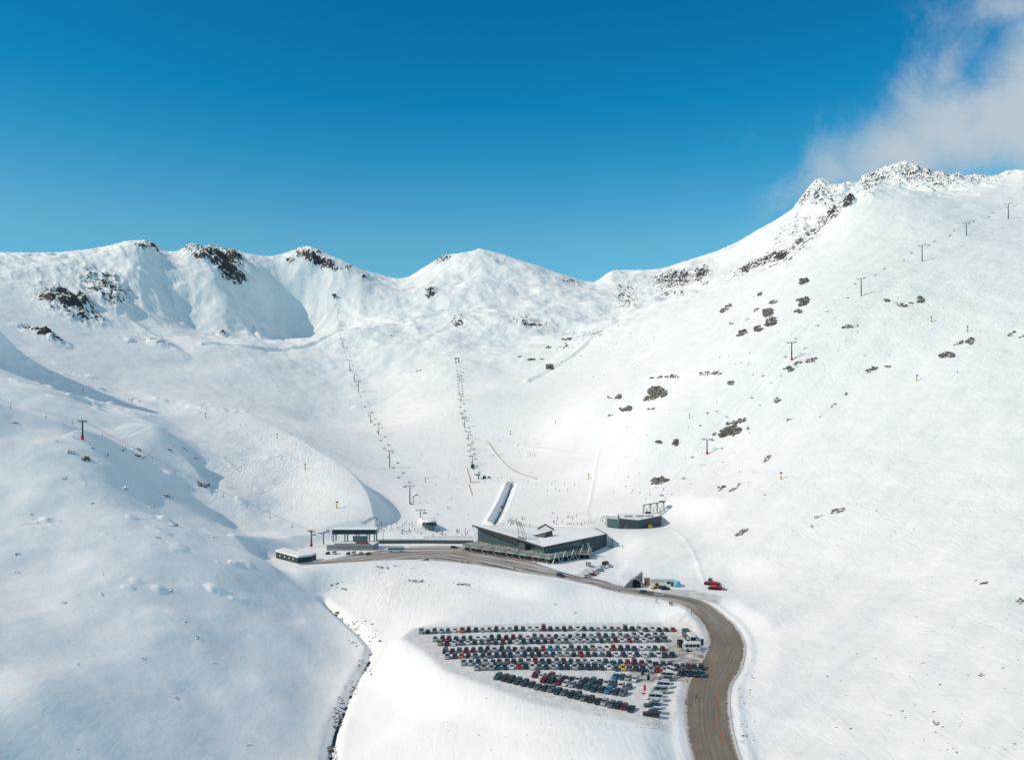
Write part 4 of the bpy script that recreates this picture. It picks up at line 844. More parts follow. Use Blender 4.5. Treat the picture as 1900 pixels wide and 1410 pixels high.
# retaining wall behind the plaza and ski racks above it
wl = [P3(700,1008.5,10), P3(790,1008,10), P3(878,1009,10)]; b = MB()
for p, q in zip(wl[:-1], wl[1:]): wall(b, p, q, 9, 12.2, .8)
tag(b.build('retaining_wall', mat('grey_retaining_wall', (.09,.10,.105), .8, 0, .3, .6)), 'long dark grey retaining wall between plaza and ski field, left of the lodge', 'wall')
b = MB()
for p, q in zip(wl[:-1], wl[1:]): wall(b, p + Vector((0, 1.2, 0)), q + Vector((0, 1.2, 0)), 11.9, 13.0, 2.2)
tag(b.build('snow_bank', snowm), 'bank of ploughed snow lying along the dark retaining wall', 'snow bank')
for k in range(8):
    px = 792 + k*11.5; x, y, z = at(px, 998.5); t = thing('ski_rack', f'timber rack of upright skis, {ordn(k, 8)} in the line behind the retaining wall', 'ski rack', (x, y, z), .02, 'ski racks behind the retaining wall')
    b = MB(); b.bar((-1.8, 0, 1.0), (1.8, 0, 1.0), .05, 4); b.bar((-1.8, 0, 0), (-1.8, 0, 1.05), .06, 4); b.bar((1.8, 0, 0), (1.8, 0, 1.05), .06, 4); b.build('frame', brown, t)
    b = MB()
    for i in range(11): b.bar((-1.6+i*.32, .25, 0), (-1.6+i*.32+random.uniform(-.08,.08), -.1, random.uniform(1.5,1.9)), .05, 4)
    b.build('skis', mat('ski_colours', (.16,.08,.09), .5, 0, .5, 4), t)
x, y, z = w3(711, 1010, 10); t = thing('light_mast', 'tall grey light mast standing left of the coach on the plaza', 'mast', (x, y, 10)); MB().bar((0,0,0), (0,0,8.5), .14, 6).build('pole', dark, t); MB().bar((-1.8,0,8.4), (.6,0,8.4), .09, 4).build('arm', dark, t)

# ------------------------------------------------------------------ chairlifts
def tower(px, py, top, label, cross=7.0, ang=0.0, redbase=False, lean=0, group=None):
    x, y, z = at(px, py); h = (py-top)/F*y; t = thing('lift_tower', label, 'lift tower', (x, y, z-.4), ang, group)
    r = .22 + h*.018; MB().bar((0,0,0), (0,0,h+.4), r*1.25, 10, 0, r*.8).build('pole', steel if not redbase else dark, t)
    b = MB(); b.bar((-cross/2, 0, h), (cross/2, 0, h), .20, 6); b.bar((-cross/2+.6, 0, h+.9), (cross/2-.6, 0, h+.9), .08, 4); b.bar((0,0,h), (0,0,h+1), .12, 4); b.build('crossarm', steel if not redbase else dark, t)
    for s in (-1, 1):
        b = MB(); b.bar((s*cross/2, -2.1, h+.15), (s*cross/2, 2.1, h+.15), .14, 4)
        for i in range(6): b.bar((s*cross/2-.12, -2+i*.8, h+.38), (s*cross/2+.12, -2+i*.8, h+.38), .26, 8)
        b.build('sheave_assembly', dark, t)
    b = MB(); b.bar((-.25, -r-.25, .5), (-.25, -r*.8-.2, h), .03, 3); b.bar((.25, -r-.25, .5), (.25, -r*.8-.2, h), .03, 3)
    for i in range(int(h/.9)): b.bar((-.25, -r-.22, .8+i*.9), (.25, -r-.22, .8+i*.9), .03, 3)
    b.build('ladder', steel, t)
    if redbase: MB().bar((0,0,.3), (0,0,2.7), r*1.25+.28, 10).build('crash_pad', red, t)
    return Vector((x, y, z)), h, t
seatm = mat('chair_seat', (.05,.06,.065), .6)
def make_chair(w=2.0):
    t = thing('lift_chair', '', 'chairlift chair', (0,0,0)); b = MB()
    b.bar((0,0,0), (0,0,-1.6), .05, 5); b.bar((-w/2,0,-1.6), (w/2,0,-1.6), .045, 5)
    for s in (-1, 1): b.bar((s*w/2,0,-1.6), (s*w/2,.25,-2.9), .045, 5); b.bar((s*w/2,.25,-2.9), (s*w/2,-.35,-3.0), .045, 5)
    b.build('hanger', steel, t); b = MB(); b.box((0,-.05,-2.92), (w,.55,.1)); b.build('seat', seatm, t); b = MB(); b.box((0,.28,-2.55), (w,.08,.6)); b.build('backrest', seatm, t); return t
CH = make_chair(2.9); _ch = [True]
def lift(name, towers, cross, n_ch, redset=(), ends=(None, None), skip=(), names=None):
    """towers: (px, base, top) from the bottom up"""
    W = [at(a, b) for a, b, _ in towers]; pts = []
    for i, (a, b, c) in enumerate(towers):
        p, q = W[max(i-1, 0)], W[min(i+1, len(W)-1)]; ang = math.atan2(q[1]-p[1], q[0]-p[0]) - math.pi/2
        lab = f'{"red based " if i in redset else ""}steel tower, {ORD[i]} from the bottom of {name}'
        pos, h, t = tower(a, b, c, lab, cross, ang, i in redset, group=None); top = pos + Vector((0, 0, h+.5)); sv = Vector((math.cos(ang), math.sin(ang), 0))*cross/2
        pts.append((top, sv))
    ext = []
    if ends[0]: x, y, z = at(*ends[0][:2]); ext.append((Vector((x, y, z+ends[0][2])), pts[0][1]*.8))
    ext += pts
    if ends[1]: x, y, z = at(*ends[1][:2]); ext.append((Vector((x, y, z+ends[1][2])), pts[-1][1]*.8))
    b = MB(); paths = []
    for s in (-1, 1):
        path = []
        for (p, v), (q, w) in zip(ext[:-1], ext[1:]):
            L_ = (q-p).length
            for i in range(8):
                u = i/8; c = p.lerp(q, u) + v.lerp(w, u)*s; c.z -= 4*u*(1-u)*L_*.018; path.append(c)
        path.append(ext[-1][0] + ext[-1][1]*s); paths.append(path)
        for c, d in zip(path[:-1], path[1:]): b.bar(c, d, .035, 3)
    tag(b.build('haul_rope', dark), f'thin steel haul rope looped up {name}', 'cable')
    tot = 0
    for s, path in zip(('ascending', 'descending'), paths):
        cum = [0]
        for c, d in zip(path[:-1], path[1:]): cum.append(cum[-1] + (d-c).length)
        for k in range(n_ch):
            dist = cum[-1]*(k + (.3 if s == 'ascending' else .75))/n_ch
            j = min(max(int(np.searchsorted(cum, dist)), 1), len(path)-1); u = (dist-cum[j-1])/(cum[j]-cum[j-1]); p = path[j-1].lerp(path[j], u); dv = path[j]-path[j-1]
            px = CX + F*p.x/p.y
            if not -20 < px < 1930: continue
            rz = math.atan2(dv.y, dv.x) - math.pi/2; lab = f'empty {s} chair, {ORD[k] + " from the bottom" if k < 20 else ORD[n_ch-1-k].replace("first", "very last") + " from the top"} of {name}'
            if _ch[0]: _ch[0] = False; CH.location = p; CH.rotation_euler = (0, 0, rz); CH['label'] = lab; CH['group'] = 'chairs hanging on the lifts'
            else: copy_thing(CH, p, rz, lab, 'chairs hanging on the lifts')
            tot += 1
lift('the long mid-left chairlift', [(780,963,946),(760.6,935,901),(723,867,836),(702.5,806,787),(688,785,766),(665,728,706),(657.7,708.5,692),(649,689,668),(636.5,645,629),(630.6,605,596),(628,582,574)], 6.5, 28, (), ((797,980,5), (620,553,7)))
lift('the steep middle chairlift', [(877,862,845),(873.8,836,824),(869.5,816,801),(862,793.5,774.5),(859,778,765),(855.6,745,731),(853,707,697)], 5.0, 24, (), ((888,888,4.5), (848,672,6)))
lift('the chairlift climbing the right slope', [(1312,843,815),(1469,668,635),(1598,550,517),(1711,485,455),(1793,437,413),(1871,406,378)], 7.5, 14, (0, 1), ((1215,958,9), (1925,392,12)))
lift('the chairlift crossing the left slope', [(577.5,1014,985),(153,815,781)], 7.0, 8, (0, 1), ((650,1000,12), (-60,765,12)))
tower(600, 1010, 988, 'shorter dark lift tower beside the terrace station, right of the red based one', 6, 1.2)
# ------------------------------------------------------------------ snow guns
def gun(px, py, label, s=1.0, cat='snow gun'):
    x, y, z = at(px, py); t = thing('snow_gun', label, cat, (x, y, z-.1), random.uniform(-1, 1), 'snow guns along the pistes'); t.scale = (s,)*3
    MB().bar((0,0,0), (0,0,3.4), .12, 6).build('mast', dark, t); MB().bar((0,0,.1), (0,0,2.3), .42, 8).build('pad', yel, t)
    b = MB(); b.bar((-.5,0,3.7), (.8,0,4.1), .42, 10, 0, .50); b.build('fan_barrel', dark, t)
for px, py, s, lb in [(154,730,1,'on the pale shelf right of the left shadow patch'),(245,748,1,'beside the small rock ledge on the left shelf'),(381,775,1.1,'on the snow left of the spur crest'),(514,814,1.1,'near the dark ledge above the tracked slope'),(566,871,1.1,'low on the tracked spur slope'),(625,943,1.2,'just above the lift terrace station'),
  (767,931,1.1,'at the foot of the second tower of the mid-left chairlift'),(789,895,1,'on the groomed run right of the mid-left chairlift'),(947,806,1,'at the top left of the learner slope'),(930,951,1.3,'beside the sunken conveyor trench'),(1092,889,1,'at the right side of the learner slope'),
  (1728,598,1.2,'high on the right slope under the crest'),(1795,616,1.2,'above the cracked rock on the upper right slope'),(1701,707,1.1,'alone in the middle of the right slope'),(1449,889,1.1,'on the right slope below the first lift tower'),(1279,776,.9,'on the right slope left of the big rock'),(1031,787,.9,'on the open snow above the learner slope')]:
    gun(px, py, f'yellow padded snow gun {lb}', s)

# ------------------------------------------------------------------ conveyors, nets, fences
def strip_thing(name, label, cat, a, b_, w, mat_, posts=0, z=.25):
    pa, pb = Vector(at(*a)), Vector(at(*b_)); n = 24; t = thing(name, label, cat, tuple(pa)); dv = (pb-pa); nn = Vector((dv.y, -dv.x, 0)).normalized()*w/2; m = MB()
    pp = []
    for i in range(n+1):
        c = pa.lerp(pb, i/n); c.z = ground(c.x, c.y) + z; pp.append(c - pa)
    m.loft([[c-nn-Vector((0,0,.3)), c+nn-Vector((0,0,.3)), c+nn, c-nn] for c in pp]); m.build('belt', mat_, t)
    for i in range(posts): c = pp[int(i*n/(posts-1))]; m = MB(); m.bar(c+nn*1.3-Vector((0,0,.2)), c+nn*1.3+Vector((0,0,1.9)), .09, 5); m.bar(c+nn*1.3+Vector((0,0,1.8)), c-nn*2.2+Vector((0,0,1.8)), .06, 4); m.build('post', dark, t)
    return t
strip_thing('conveyor_lift', 'black belt of the learner conveyor running down the sunken trench to the lodge', 'conveyor', (950,897), (913,970), 1.1, mat('grey_belt', (.12,.125,.13), .8), 7)
strip_thing('conveyor_lift', 'black conveyor belt running diagonally down across the upper learner slope', 'conveyor', (907,822), (996,889), 1.0, mat('frosty_belt', (.34,.36,.38), .8), 9)
def fence(name, label, cat, pts, gap, h, net=None, post=dark, r=.05):
    t = None; prev = None; m = MB(); nm = MB()
    w = [Vector(at(*p)) for p in pts]; t = thing(name, label, cat, tuple(w[0]))
    for a, b_ in zip(w[:-1], w[1:]):
        L_ = (b_-a).length; k = max(int(L_/gap), 1)
        for i in range(k+1):
            c = a.lerp(b_, i/k); c.z = ground(c.x, c.y); c = c - w[0]; m.bar(c-Vector((0,0,.2)), c+Vector((0,0,h)), r, 4)
            if i: 
                m.bar(prev+Vector((0,0,h*.93)), c+Vector((0,0,h*.93)), r*.4, 3)
                if net: nm.face([prev+Vector((0,0,.1)), c+Vector((0,0,.1)), c+Vector((0,0,h*.9)), prev+Vector((0,0,h*.9))])
            prev = c
    m.build('posts', post, t)
    if net: nm.build('net', net, t)
    return t
fence('rope_fence', 'rope fence along the top of the learner slope, left of the conveyor head', 'fence', [(886,818),(930,819),(975,826),(1050,838),(1090,853)], 7, 1.2)
fence('rope_fence', 'dark rope fence beside the upper conveyor belt', 'fence', [(903,818),(925,834),(965,866),(1000,889)], 8, 1.1, None, steel, .035)
fence('rope_fence', 'posts in line between the middle lift terminal and the conveyor head', 'fence', [(894,892),(925,892),(958,891)], 4, 1.4)
fence('safety_net', 'faded red net angled in front of the middle lift terminal', 'net', [(865,868),(871,886),(872,896),(890,895)], 4, 1.2, pink)
fence('safety_net', 'faded red net running down the groomed run left of the trench', 'net', [(868,898),(875,918)], 4, 1.2, pink)
fence('rope_fence', 'rope barrier of the beginner pen behind the lodge roof', 'fence', [(1022,953),(1070,953),(1098,958)], 3, 1.2)
fence('safety_net', 'red net at the lower end of the spur beside the lift terrace', 'net', [(671,972),(700,964),(702,973)], 3, 1.3, pink)
fence('rope_fence', 'short fence line crossing the spur foot above the station', 'fence', [(1110,960),(1098,972),(1090,940)], 3, 1.2)
fence('roadside_fence', 'reddish roadside net around the inside of the bend by the car park', 'fence', [(1246,1121),(1275,1133),(1298,1148),(1313,1168),(1316,1186),(1309,1200)], 3, 1.1, None, mat('reddish_post', (.30,.15,.12), .8), .07)
fence('roadside_fence', 'post fence along the outer edge of the road above the car park', 'fence', [(1100,1088),(1140,1099),(1180,1109),(1220,1119)], 5, 1.1)
fence('roadside_fence', 'wire fence beside the plaza edge under the lodge', 'fence', [(880,1036),(930,1052),(980,1066),(1022,1074)], 5, 1.1)
for k, (a, b_) in enumerate([((1305,1220),(1304,1235))]): fence('orange_barrier', 'row of orange stakes across the car park entrance', 'barrier', [a, b_], 1.6, 1.5, None, org, .09)
stk = [(1333,1297),(1334,1313),(1331,1331),(1333,1340),(1337,1366),(1341,1377),(1346,1391)]
st0 = None
for k, (px, py) in enumerate(stk):
    x, y, z = at(px, py); 
    if not st0: st0 = tag(MB().bar((0,0,0), (0,0,1.5), .08, 6).build('marker_stake', org), None, 'stake'); o = st0
    else: o = st0.copy(); C.objects.link(o)
    o.location = (x, y, z-.05); tag(o, f'orange marker stake, {(["topmost"] + ORD[1:6] + ["lowest"])[k]} going down the right road edge', None, 'orange stakes down the right road edge')
for k, (px, py) in enumerate([(1275,1265),(1282,1265),(1289,1262)]):
    x, y, z = at(px, py); t = thing('traffic_cone', f'orange traffic cone, {["left", "middle", "right"][k]} one of three at the car park entrance', 'cone', (x, y, z+.03), 0, 'cones at the entrance'); MB().bar((0,0,.05), (0,0,.95), .24, 8, 0, .04).build('cone', org if k != 1 else yel, t); MB().box((0,0,.03), (.6,.6,.06)).build('foot', org if k != 1 else yel, t)
x, y, z = w3(1194.5, 1287, 0); t = thing('flag_sign', 'slim red advertising flag standing in the open lower car park', 'flag', (x, y, .1)); MB().bar((0,0,0), (0,0,2.9), .04, 5).build('pole', dark, t)
b = MB(); b.prism([(.04,-.03),(.62,-.03),(.62,.03),(.04,.03)], .9, [2.6,2.9,2.9,2.6]); b.box((-.1,0,.15), (1.2,.4,.2)); b.build('flag', mat('red_flag', (.55,.05,.06), .6), t)
x, y, z = w3(1303, 1208, 0); t = thing('notice_board', 'dark leaning notice board on the snow beside the car park entrance', 'sign', (x, y, ground(x, y))); MB().box((0,0,1.6), (1.1,.12,2.4), .3).build('panel', mat('board_grey', (.05,.06,.07), .6), t); MB().bar((0,.1,0), (0,.1,2), .06, 5).build('post', dark, t)
for k, (px, py) in enumerate([(1192,1252),(1203,1261)]):
    x, y, z = w3(px, py, 0); t = thing('waste_bin', f'dark bin on the muddy track, {["left", "right"][k]} of the two near the slanted van', 'bin', (x, y, .05)); MB().box((0,0,.6), (.7,.7,1.2), .2, 0, 1.08).build('body', dark, t); MB().box((0,0,1.25), (.82,.82,.12), .2).build('lid', rub, t)

# ------------------------------------------------------------------ tunnel portal, pump house and machines
def yard():
    a = Vector(at(1162, 1090)); zb = a.z
    k = a.y/F
    t = thing('tunnel_portal', 'curved grey concrete wall with an arched tunnel mouth beside the road', 'tunnel portal', tuple(a))
    X = lambda px: (px-1162)*k
    top = [(X(1158),-1.5,1.0),(X(1166),-1.2,3.0),(X(1176),0,4.6),(X(1187),4,5.4),(X(1198),11,5.8)]
    b = MB()
    for p, q in zip(top[:-1], top[1:]): wall(b, p, q, -1.5, p[2], .7, 0, q[2])
    b.build('wing_wall', conc, t)
    b = MB(); n = 12; c = Vector((X(1178.5), .2, 0)); r1, r2 = 2.6, 3.2
    for i in range(n):
        t0, t1 = math.pi*i/n, math.pi*(i+1)/n
        for (ra, rb, y0, y1) in ((r1, r2, -1.3, .8),):
            P_ = [(c.x+r*math.cos(tt_), c.y+yv, 1.4+r*math.sin(tt_)) for yv in (y0, y1) for tt_ in (t0, t1) for r in (ra, rb)]
            b.face([P_[0], P_[1], P_[3], P_[2]]); b.face([P_[1], P_[5], P_[7], P_[3]]); b.face([P_[0], P_[2], P_[6], P_[4]])
    for s in (-1, 1): b.box((c.x+s*2.9, c.y-.25, .3), (.6, 2.1, 2.4))
    b.build('arch_ring', conc, t)
    b = MB(); b.face([(c.x+2.6*math.cos(math.pi*i/n), c.y-.9, 1.4+2.6*math.sin(math.pi*i/n)) for i in range(n+1)] + [(c.x-2.6, c.y-.9, -1), (c.x+2.6, c.y-.9, -1)]); b.build('mouth_shade_panel', mat('tunnel_shade', (.012,.02,.025), .9), t)  # flat dark panel in the arch, its colour stands for the shade inside
    a2 = Vector(at(1207, 1088)); k2 = a2.y/F; t = thing('pump_house', 'long white flat roofed hut with dark window and door right of the tunnel portal', 'hut', tuple(a2), -.06)
    Lw = 45*k2; b = MB(); b.box((Lw/2, 2.5, 1.6), (Lw, 5, 3.6)); b.build('wall', wht, t); b = MB(); b.box((Lw/2, 2.5, 3.65), (Lw+.4, 5.4, .5)); b.build('roof_snow', snowm, t)
    b = MB(); b.box((Lw*.74, -.06, 2.0), (1.8, .1, 1.1)); b.build('window', glass, t); b = MB(); b.box((Lw*.88, -.06, 1.3), (1.0, .1, 2.2)); b.build('door', dark, t); b = MB(); b.box((Lw*.3, -.06, 2.6), (Lw*.5, .1, .12)); b.build('trim', org, t)
    a3 = at(1203, 1086); t = thing('container_box', 'tan timber clad box between the portal wall and the white hut', 'container', a3, .15); b = MB(); b.box((0,1,1.9), (2.4,3,3.8)); b.build('body', mat('tan_box', (.36,.24,.11), .8, 0, .2), t); b = MB(); b.box((0,1,3.92), (2.5,3.1,.25)); b.build('roof_snow', snowm, t)
    a4 = at(1257, 1089); t = thing('water_tank', 'pale cyan tank at the right end of the white hut', 'tank', a4); b = MB(); b.loft([[(1.7*r*math.cos(i*math.pi/8), 1.7*r*math.sin(i*math.pi/8)+1, z_) for i in range(16)] for r, z_ in ((1,0),(1,2.0),(.8,2.5),(.2,2.7))]); b.build('body', mat('cyan_tank', (.14,.46,.58), .4), t, True); b = MB(); b.bar((0,1,2.6), (0,1,2.9), .4, 10); b.build('lid', wht, t)
    x, y, z = at(1219, 1092); t = thing('wheel_loader', 'small yellow loader parked in front of the white hut', 'loader', (x, y, z+.1), math.radians(200))
    b = MB(); b.box((-.7,0,1.1), (2.2,1.5,.9), 0, 0, .9); b.box((1.0,0,.9), (1.3,1.1,.5)); b.build('body', yel, t); b = MB(); b.box((.1,0,2.1), (1.2,1.2,1.3), 0, 0, .85); b.build('cab', glass, t); b = MB(); b.box((.1,0,2.8), (1.3,1.3,.12)); b.build('cab_roof', yel, t)
    for s in (-1, 1): b = MB(); b.bar((1.2, s*.5, 1.2), (2.5, s*.5, .5), .1, 5); b.build('lift_arm', yel, t)
    b = MB(); b.prism([(2.4,-.95),(3.3,-.95),(3.3,.95),(2.4,.95)], .15, [.95,.35,.35,.95]); b.build('bucket', yel, t)
    for sx in (-1.0, 1.1):
        for s in (-1, 1): b = MB(); b.bar((sx, s*.6, .55), (sx, s*.95, .55), .55, 12); b.build('wheel', rub, t)
    def groomer(px, py, rz, lab):
        x, y, z = at(px, py); t = thing('snow_groomer', lab, 'snow groomer', (x, y, z+.1), rz, 'red snow groomers')
        for s in (-1, 1):
            b = MB(); prof = [(-2.6,.55),(-2.2,.1),(2.1,.1),(2.7,.6),(2.4,1.0),(-2.3,1.0)]; b.loft([[(u, s*(1.2), v) for u, v in prof], [(u, s*2.3, v) for u, v in prof]]); b.build('track', rub, t)
        b = MB(); b.box((-.2,0,1.35), (4.8,2.4,.7), 0, 0, .95); b.build('body', mat('groomer_red', (.60,.03,.06), .4), t)
        b = MB(); b.box((1.0,0,2.35), (1.9,2.2,1.4), 0, 0, .78); b.build('cab', glass, t); b = MB(); b.box((.95,0,3.1), (1.6,1.8,.16)); b.build('cab_roof', MAT['groomer_red'], t)
        b = MB(); b.loft([[(3.2,-2.7,.1),(3.4,-2.7,1.2),(3.55,-2.7,1.2),(3.4,-2.7,.1)],[(3.5,0,.1),(3.7,0,1.2),(3.85,0,1.2),(3.7,0,.1)],[(3.2,2.7,.1),(3.4,2.7,1.2),(3.55,2.7,1.2),(3.4,2.7,.1)]]); b.build('blade', MAT['groomer_red'], t)
        b = MB(); b.bar((2.2,-.7,.7), (3.5,-.9,.6), .12, 5); b.bar((2.2,.7,.7), (3.5,.9,.6), .12, 5); b.build('blade_arm', dark, t); b = MB(); b.box((-3.2,0,.5), (1.0,4.6,.5)); b.build('tiller', dark, t)
    groomer(1329, 1093, D(-20), 'red snow groomer with wide blade, nearer one above the road bend'); groomer(1322, 1085, D(150), 'red snow groomer standing behind the nearer one above the road bend')
yard()

# ------------------------------------------------------------------ people
def person_mesh(pose):
    """one skinned body: hips, legs, torso, arms, neck, head with a face ridge"""
    me = bpy.data.meshes.new('person'); J = []; R = []; E = []
    def add(p, r, par=None): J.append(p); R.append(r); 
    bend = {'stand': 0, 'ski': .35, 'walk': .08}[pose]; kn = {'stand': 0, 'ski': .22, 'walk': .0}[pose]; dz = {'stand': 0, 'ski': -.16, 'walk': 0}[pose]
    def j(p, r): J.append((p[0], p[1], p[2])); R.append(r); return len(J)-1
    hip = j((0,0,.95+dz), .15); wst = j((0,-bend*.3,1.15+dz), .145); ch = j((0,-bend*.6,1.36+dz*.95), .17); nk = j((0,-bend*.75,1.50+dz), .065); hd = j((0,-bend*.9-.01,1.62+dz), .105); ht = j((0,-bend*.9,1.70+dz), .09); ns = j((0,-bend*.9-.11,1.61+dz), .03)
    E += [(hip,wst),(wst,ch),(ch,nk),(nk,hd),(hd,ht),(hd,ns)]
    for s in (-1, 1):
        st = .22*s if pose == 'walk' else 0
        a = j((s*.10,0,.88+dz), .11); k = j((s*.12,-kn-st*.6,.50+dz*.5), .08); f = j((s*.13,-st,.10), .06); to = j((s*.14,-st-.15,.05), .05); E += [(hip,a),(a,k),(k,f),(f,to)]
        sh = j((s*.19,-bend*.62,1.42+dz), .075); el = j((s*.30,-bend*.7-.05,1.16+dz), .055); wr = j((s*.30,-bend-.25,1.05+dz), .042); ha = j((s*.29,-bend-.33,1.04+dz), .045); E += [(ch,sh),(sh,el),(el,wr),(wr,ha)]
    me.from_pydata(J, E, []); o = bpy.data.objects.new('person', me); C.objects.link(o); m = o.modifiers.new('s', 'SKIN')
    for i, v in enumerate(me.skin_vertices[0].data): v.radius = (R[i], R[i]*.85); v.use_root = (i == 0)
    o.modifiers.new('u', 'SUBSURF').levels = 1
    dg = bpy.context.evaluated_depsgraph_get(); nm = bpy.data.meshes.new_from_object(o.evaluated_get(dg)); bpy.data.objects.remove(o)
    nm.materials.clear()
    for k in (PAINT['black'], PAINT['black'], mat('skin', (.45,.28,.20), .6), PAINT['black']): nm.materials.append(k)
    for p in nm.polygons:
        c = p.center; z = c.z - dz
        p.material_index = 1 if z < .93 else (0 if z < 1.53 or abs(c.x) > .14 else (2 if (c.y < -bend*.9-.03 and z < 1.68) else 3))
        p.use_smooth = True
    nm.name = 'person'; return nm
PM = {k: person_mesh(k) for k in ('stand', 'ski', 'walk')}
CLO = {'dark': ['black','dark blue','grey','black','dark green'], 'red': ['red','maroon','red'], 'blue': ['blue','teal'], 'orange': ['orange','yellow'], 'white': ['white','beige']}
def person(px, py, where, pose=None, col=None, z=None, pos=None, sc=1.12):
    pose = pose or random.choice(['stand','stand','walk']); x, y, gz = pos or at(px, py); col = col or random.choice(['dark']*6 + ['red']*2 + ['blue','orange','white'])
    o = bpy.data.objects.new('person', PM[pose]); C.objects.link(o); o.location = (x, y, (gz if z is None else z)); o.rotation_euler = (0, 0, random.uniform(-3, 3)); o.scale = (sc,)*3
    for i, c in ((0, random.choice(CLO[col])), (1, random.choice(['black','dark blue','grey'])), (3, random.choice(['black','grey','white']))):
        o.material_slots[i].link = 'OBJECT'; o.material_slots[i].material = PAINT[c]
    act = {'stand': 'standing', 'ski': 'crouched on skis', 'walk': 'walking'}[pose]; cl = {'dark': 'dark clothes', 'red': 'a red jacket', 'blue': 'a blue jacket', 'orange': 'an orange jacket', 'white': 'a pale jacket'}[col]
    tag(o, f'person in {cl} {act} {where}', 'person', f'people in {cl} {act} {where}'); return o
def crowd(n, box, where, **k):
    for _ in range(n): person(random.uniform(box[0], box[2]), random.uniform(box[1], box[3]), where, **k)
crowd(26, (942,962,975,976), 'in the ski school crowd behind the lodge'); crowd(16, (915,972,985,977), 'along the back of the lodge roof'); crowd(12, (1052,955,1072,976), 'queueing beyond the right end of the lodge')
crowd(5, (1078,970,1094,976), 'in the small red group behind the lodge', col='red'); crowd(10, (1020,952,1046,976), 'by the beginner pen'); crowd(12, (900,886,1000,900), 'on the flat between the two conveyors', pose='stand')
crowd(30, (735,968,790,992), 'in front of the oval lift terminal'); crowd(26, (800,984,876,996), 'behind the row of ski racks'); crowd(14, (700,972,735,990), 'at the foot of the spur')
crowd(12, (955,893,1075,915), 'on the wide learner slope'); crowd(14, (885,816,1005,848), 'at the top of the learner slope'); crowd(8, (965,840,1000,850), 'in the small class on the upper learner slope', pose='stand')
crowd(16, (770,880,870,960), 'on the run beside the mid-left chairlift', pose='ski'); crowd(14, (700,720,850,870), 'on the open run between the two chairlifts', pose='ski'); crowd(7, (575,755,625,785), 'on the mound top left of the mid-left chairlift')
crowd(10, (440,700,520,770), 'along the top of the spur'); crowd(10, (1130,860,1240,960), 'on the snow left of the right chairlift', pose='ski'); crowd(8, (1112,960,1136,975), 'outside the rental building'); crowd(10, (1133,972,1149,982), 'at the glass end of the rental building', pose='stand')
crowd(10, (1550,450,1850,700), 'high on the right slope', pose='ski'); crowd(8, (400,780,560,880), 'on the tracked spur slope', pose='ski')
for px, py, w in [(857,1045,'on the road edge at the plaza corner'),(868,1047,'on the road edge at the plaza corner'),(872,1047,'on the road edge at the plaza corner'),(955,1058,'by the road below the lodge'),(1149,1100,'on the road bend above the car park'),(1217.5,1118,'on the road above the right end of the cars'),(1242,1123,'in the group walking down the road'),(1244.5,1124,'in the group walking down the road'),(1247,1124,'in the group walking down the road'),(1283,1139,'at the inside of the road bend'),(1292,1296,'alone on the road beside the snow bank'),(1203,1258,'on the car park track'),(1155,1016,'on the slope right of the lodge'),(1273,1308,'beside the lower road')]: person(px, py, w, 'walk' if px > 1100 else 'stand', 'dark')
for k in range(26):
    u = random.random(); e = random.random()
    p = (-26+u*44, 484-u*52+e*5) if k < 18 else (24+u*18, 436+u*20+e*2)
    person(0, 0, 'out on the lodge deck', pos=(p[0]+.5, p[1]+1, 13.56), pose='stand')

# ------------------------------------------------------------------ rock outcrops
def rock_outcrop(px, py, w, h, rot, m, seed, n=None):
    """a cluster of blocky lumps set along the slope; returns one mesh object"""
    rr = random.Random(seed); x0, y0, z0 = at(px, py); k = y0/F; big = max(w, h)
    n = n or int(min(5 + w*h/11, 40)); bm = bmesh.new(); ca, sa = math.cos(D(rot)), math.sin(D(rot))
    for i in range(n):
        a = rr.uniform(-.42, .42)*w; b = rr.uniform(-.42, .42)*h*(1-abs(a)/w); qx, qy = px + a*ca - b*sa, py + a*sa + b*ca
        x, y, z = at(qx, qy)
        if abs(y-y0) > 60*k*10: continue
        r = (min(h, w)*.5*(rr.random()**1.7*.85 + .16) + .45)*k; r *= .86; a *= 1.2; b *= 1.3; nrm_ = gnormal(x, y)
        tmp = bmesh.new(); bmesh.ops.create_icosphere(tmp, subdivisions=3 if r > 2 else 2, radius=1)
        sx, sy, sz = rr.uniform(.8, 1.6), rr.uniform(.7, 1.1), rr.uniform(.6, 1.1); ra = D(-rot) + rr.uniform(-.5, .5); off = Vector((rr.uniform(0, 99), rr.uniform(0, 99), rr.uniform(0, 99)))
        pl = [Vector((rr.gauss(0,1), rr.gauss(0,1), rr.gauss(0,1))).normalized() for _ in range(9)]; dcut = [rr.uniform(.55, .85) for _ in pl]
        from mathutils import noise as mn
        for v in tmp.verts:
            p = v.co.copy()
            for q, dc in zip(pl, dcut):
                e = p.dot(q)
                if e > dc: p -= q*(e-dc)
            p *= 1 + .22*mn.noise(p*2.2 + off) + .12*mn.noise(p*5 + off)
            c2, s2 = math.cos(ra), math.sin(ra); p = Vector((p.x*sx, p.y*sy, p.z*sz)); v.co = Vector((p.x*c2-p.y*s2, p.x*s2+p.y*c2, p.z))*r + Vector((x-x0, y-y0, z-z0)) + nrm_*r*rr.uniform(-.25, .2)
        mt = bpy.data.meshes.new('tmp'); tmp.to_mesh(mt); tmp.free(); bm.from_mesh(mt); bpy.data.meshes.remove(mt)
    me = bpy.data.meshes.new('rock_outcrop'); bm.to_mesh(me); bm.free(); me.materials.append(m); me.polygons.foreach_set('use_smooth', [False]*len(me.polygons))
    o = bpy.data.objects.new('rock_outcrop', me); C.objects.link(o); o.location = (x0, y0, z0); return o
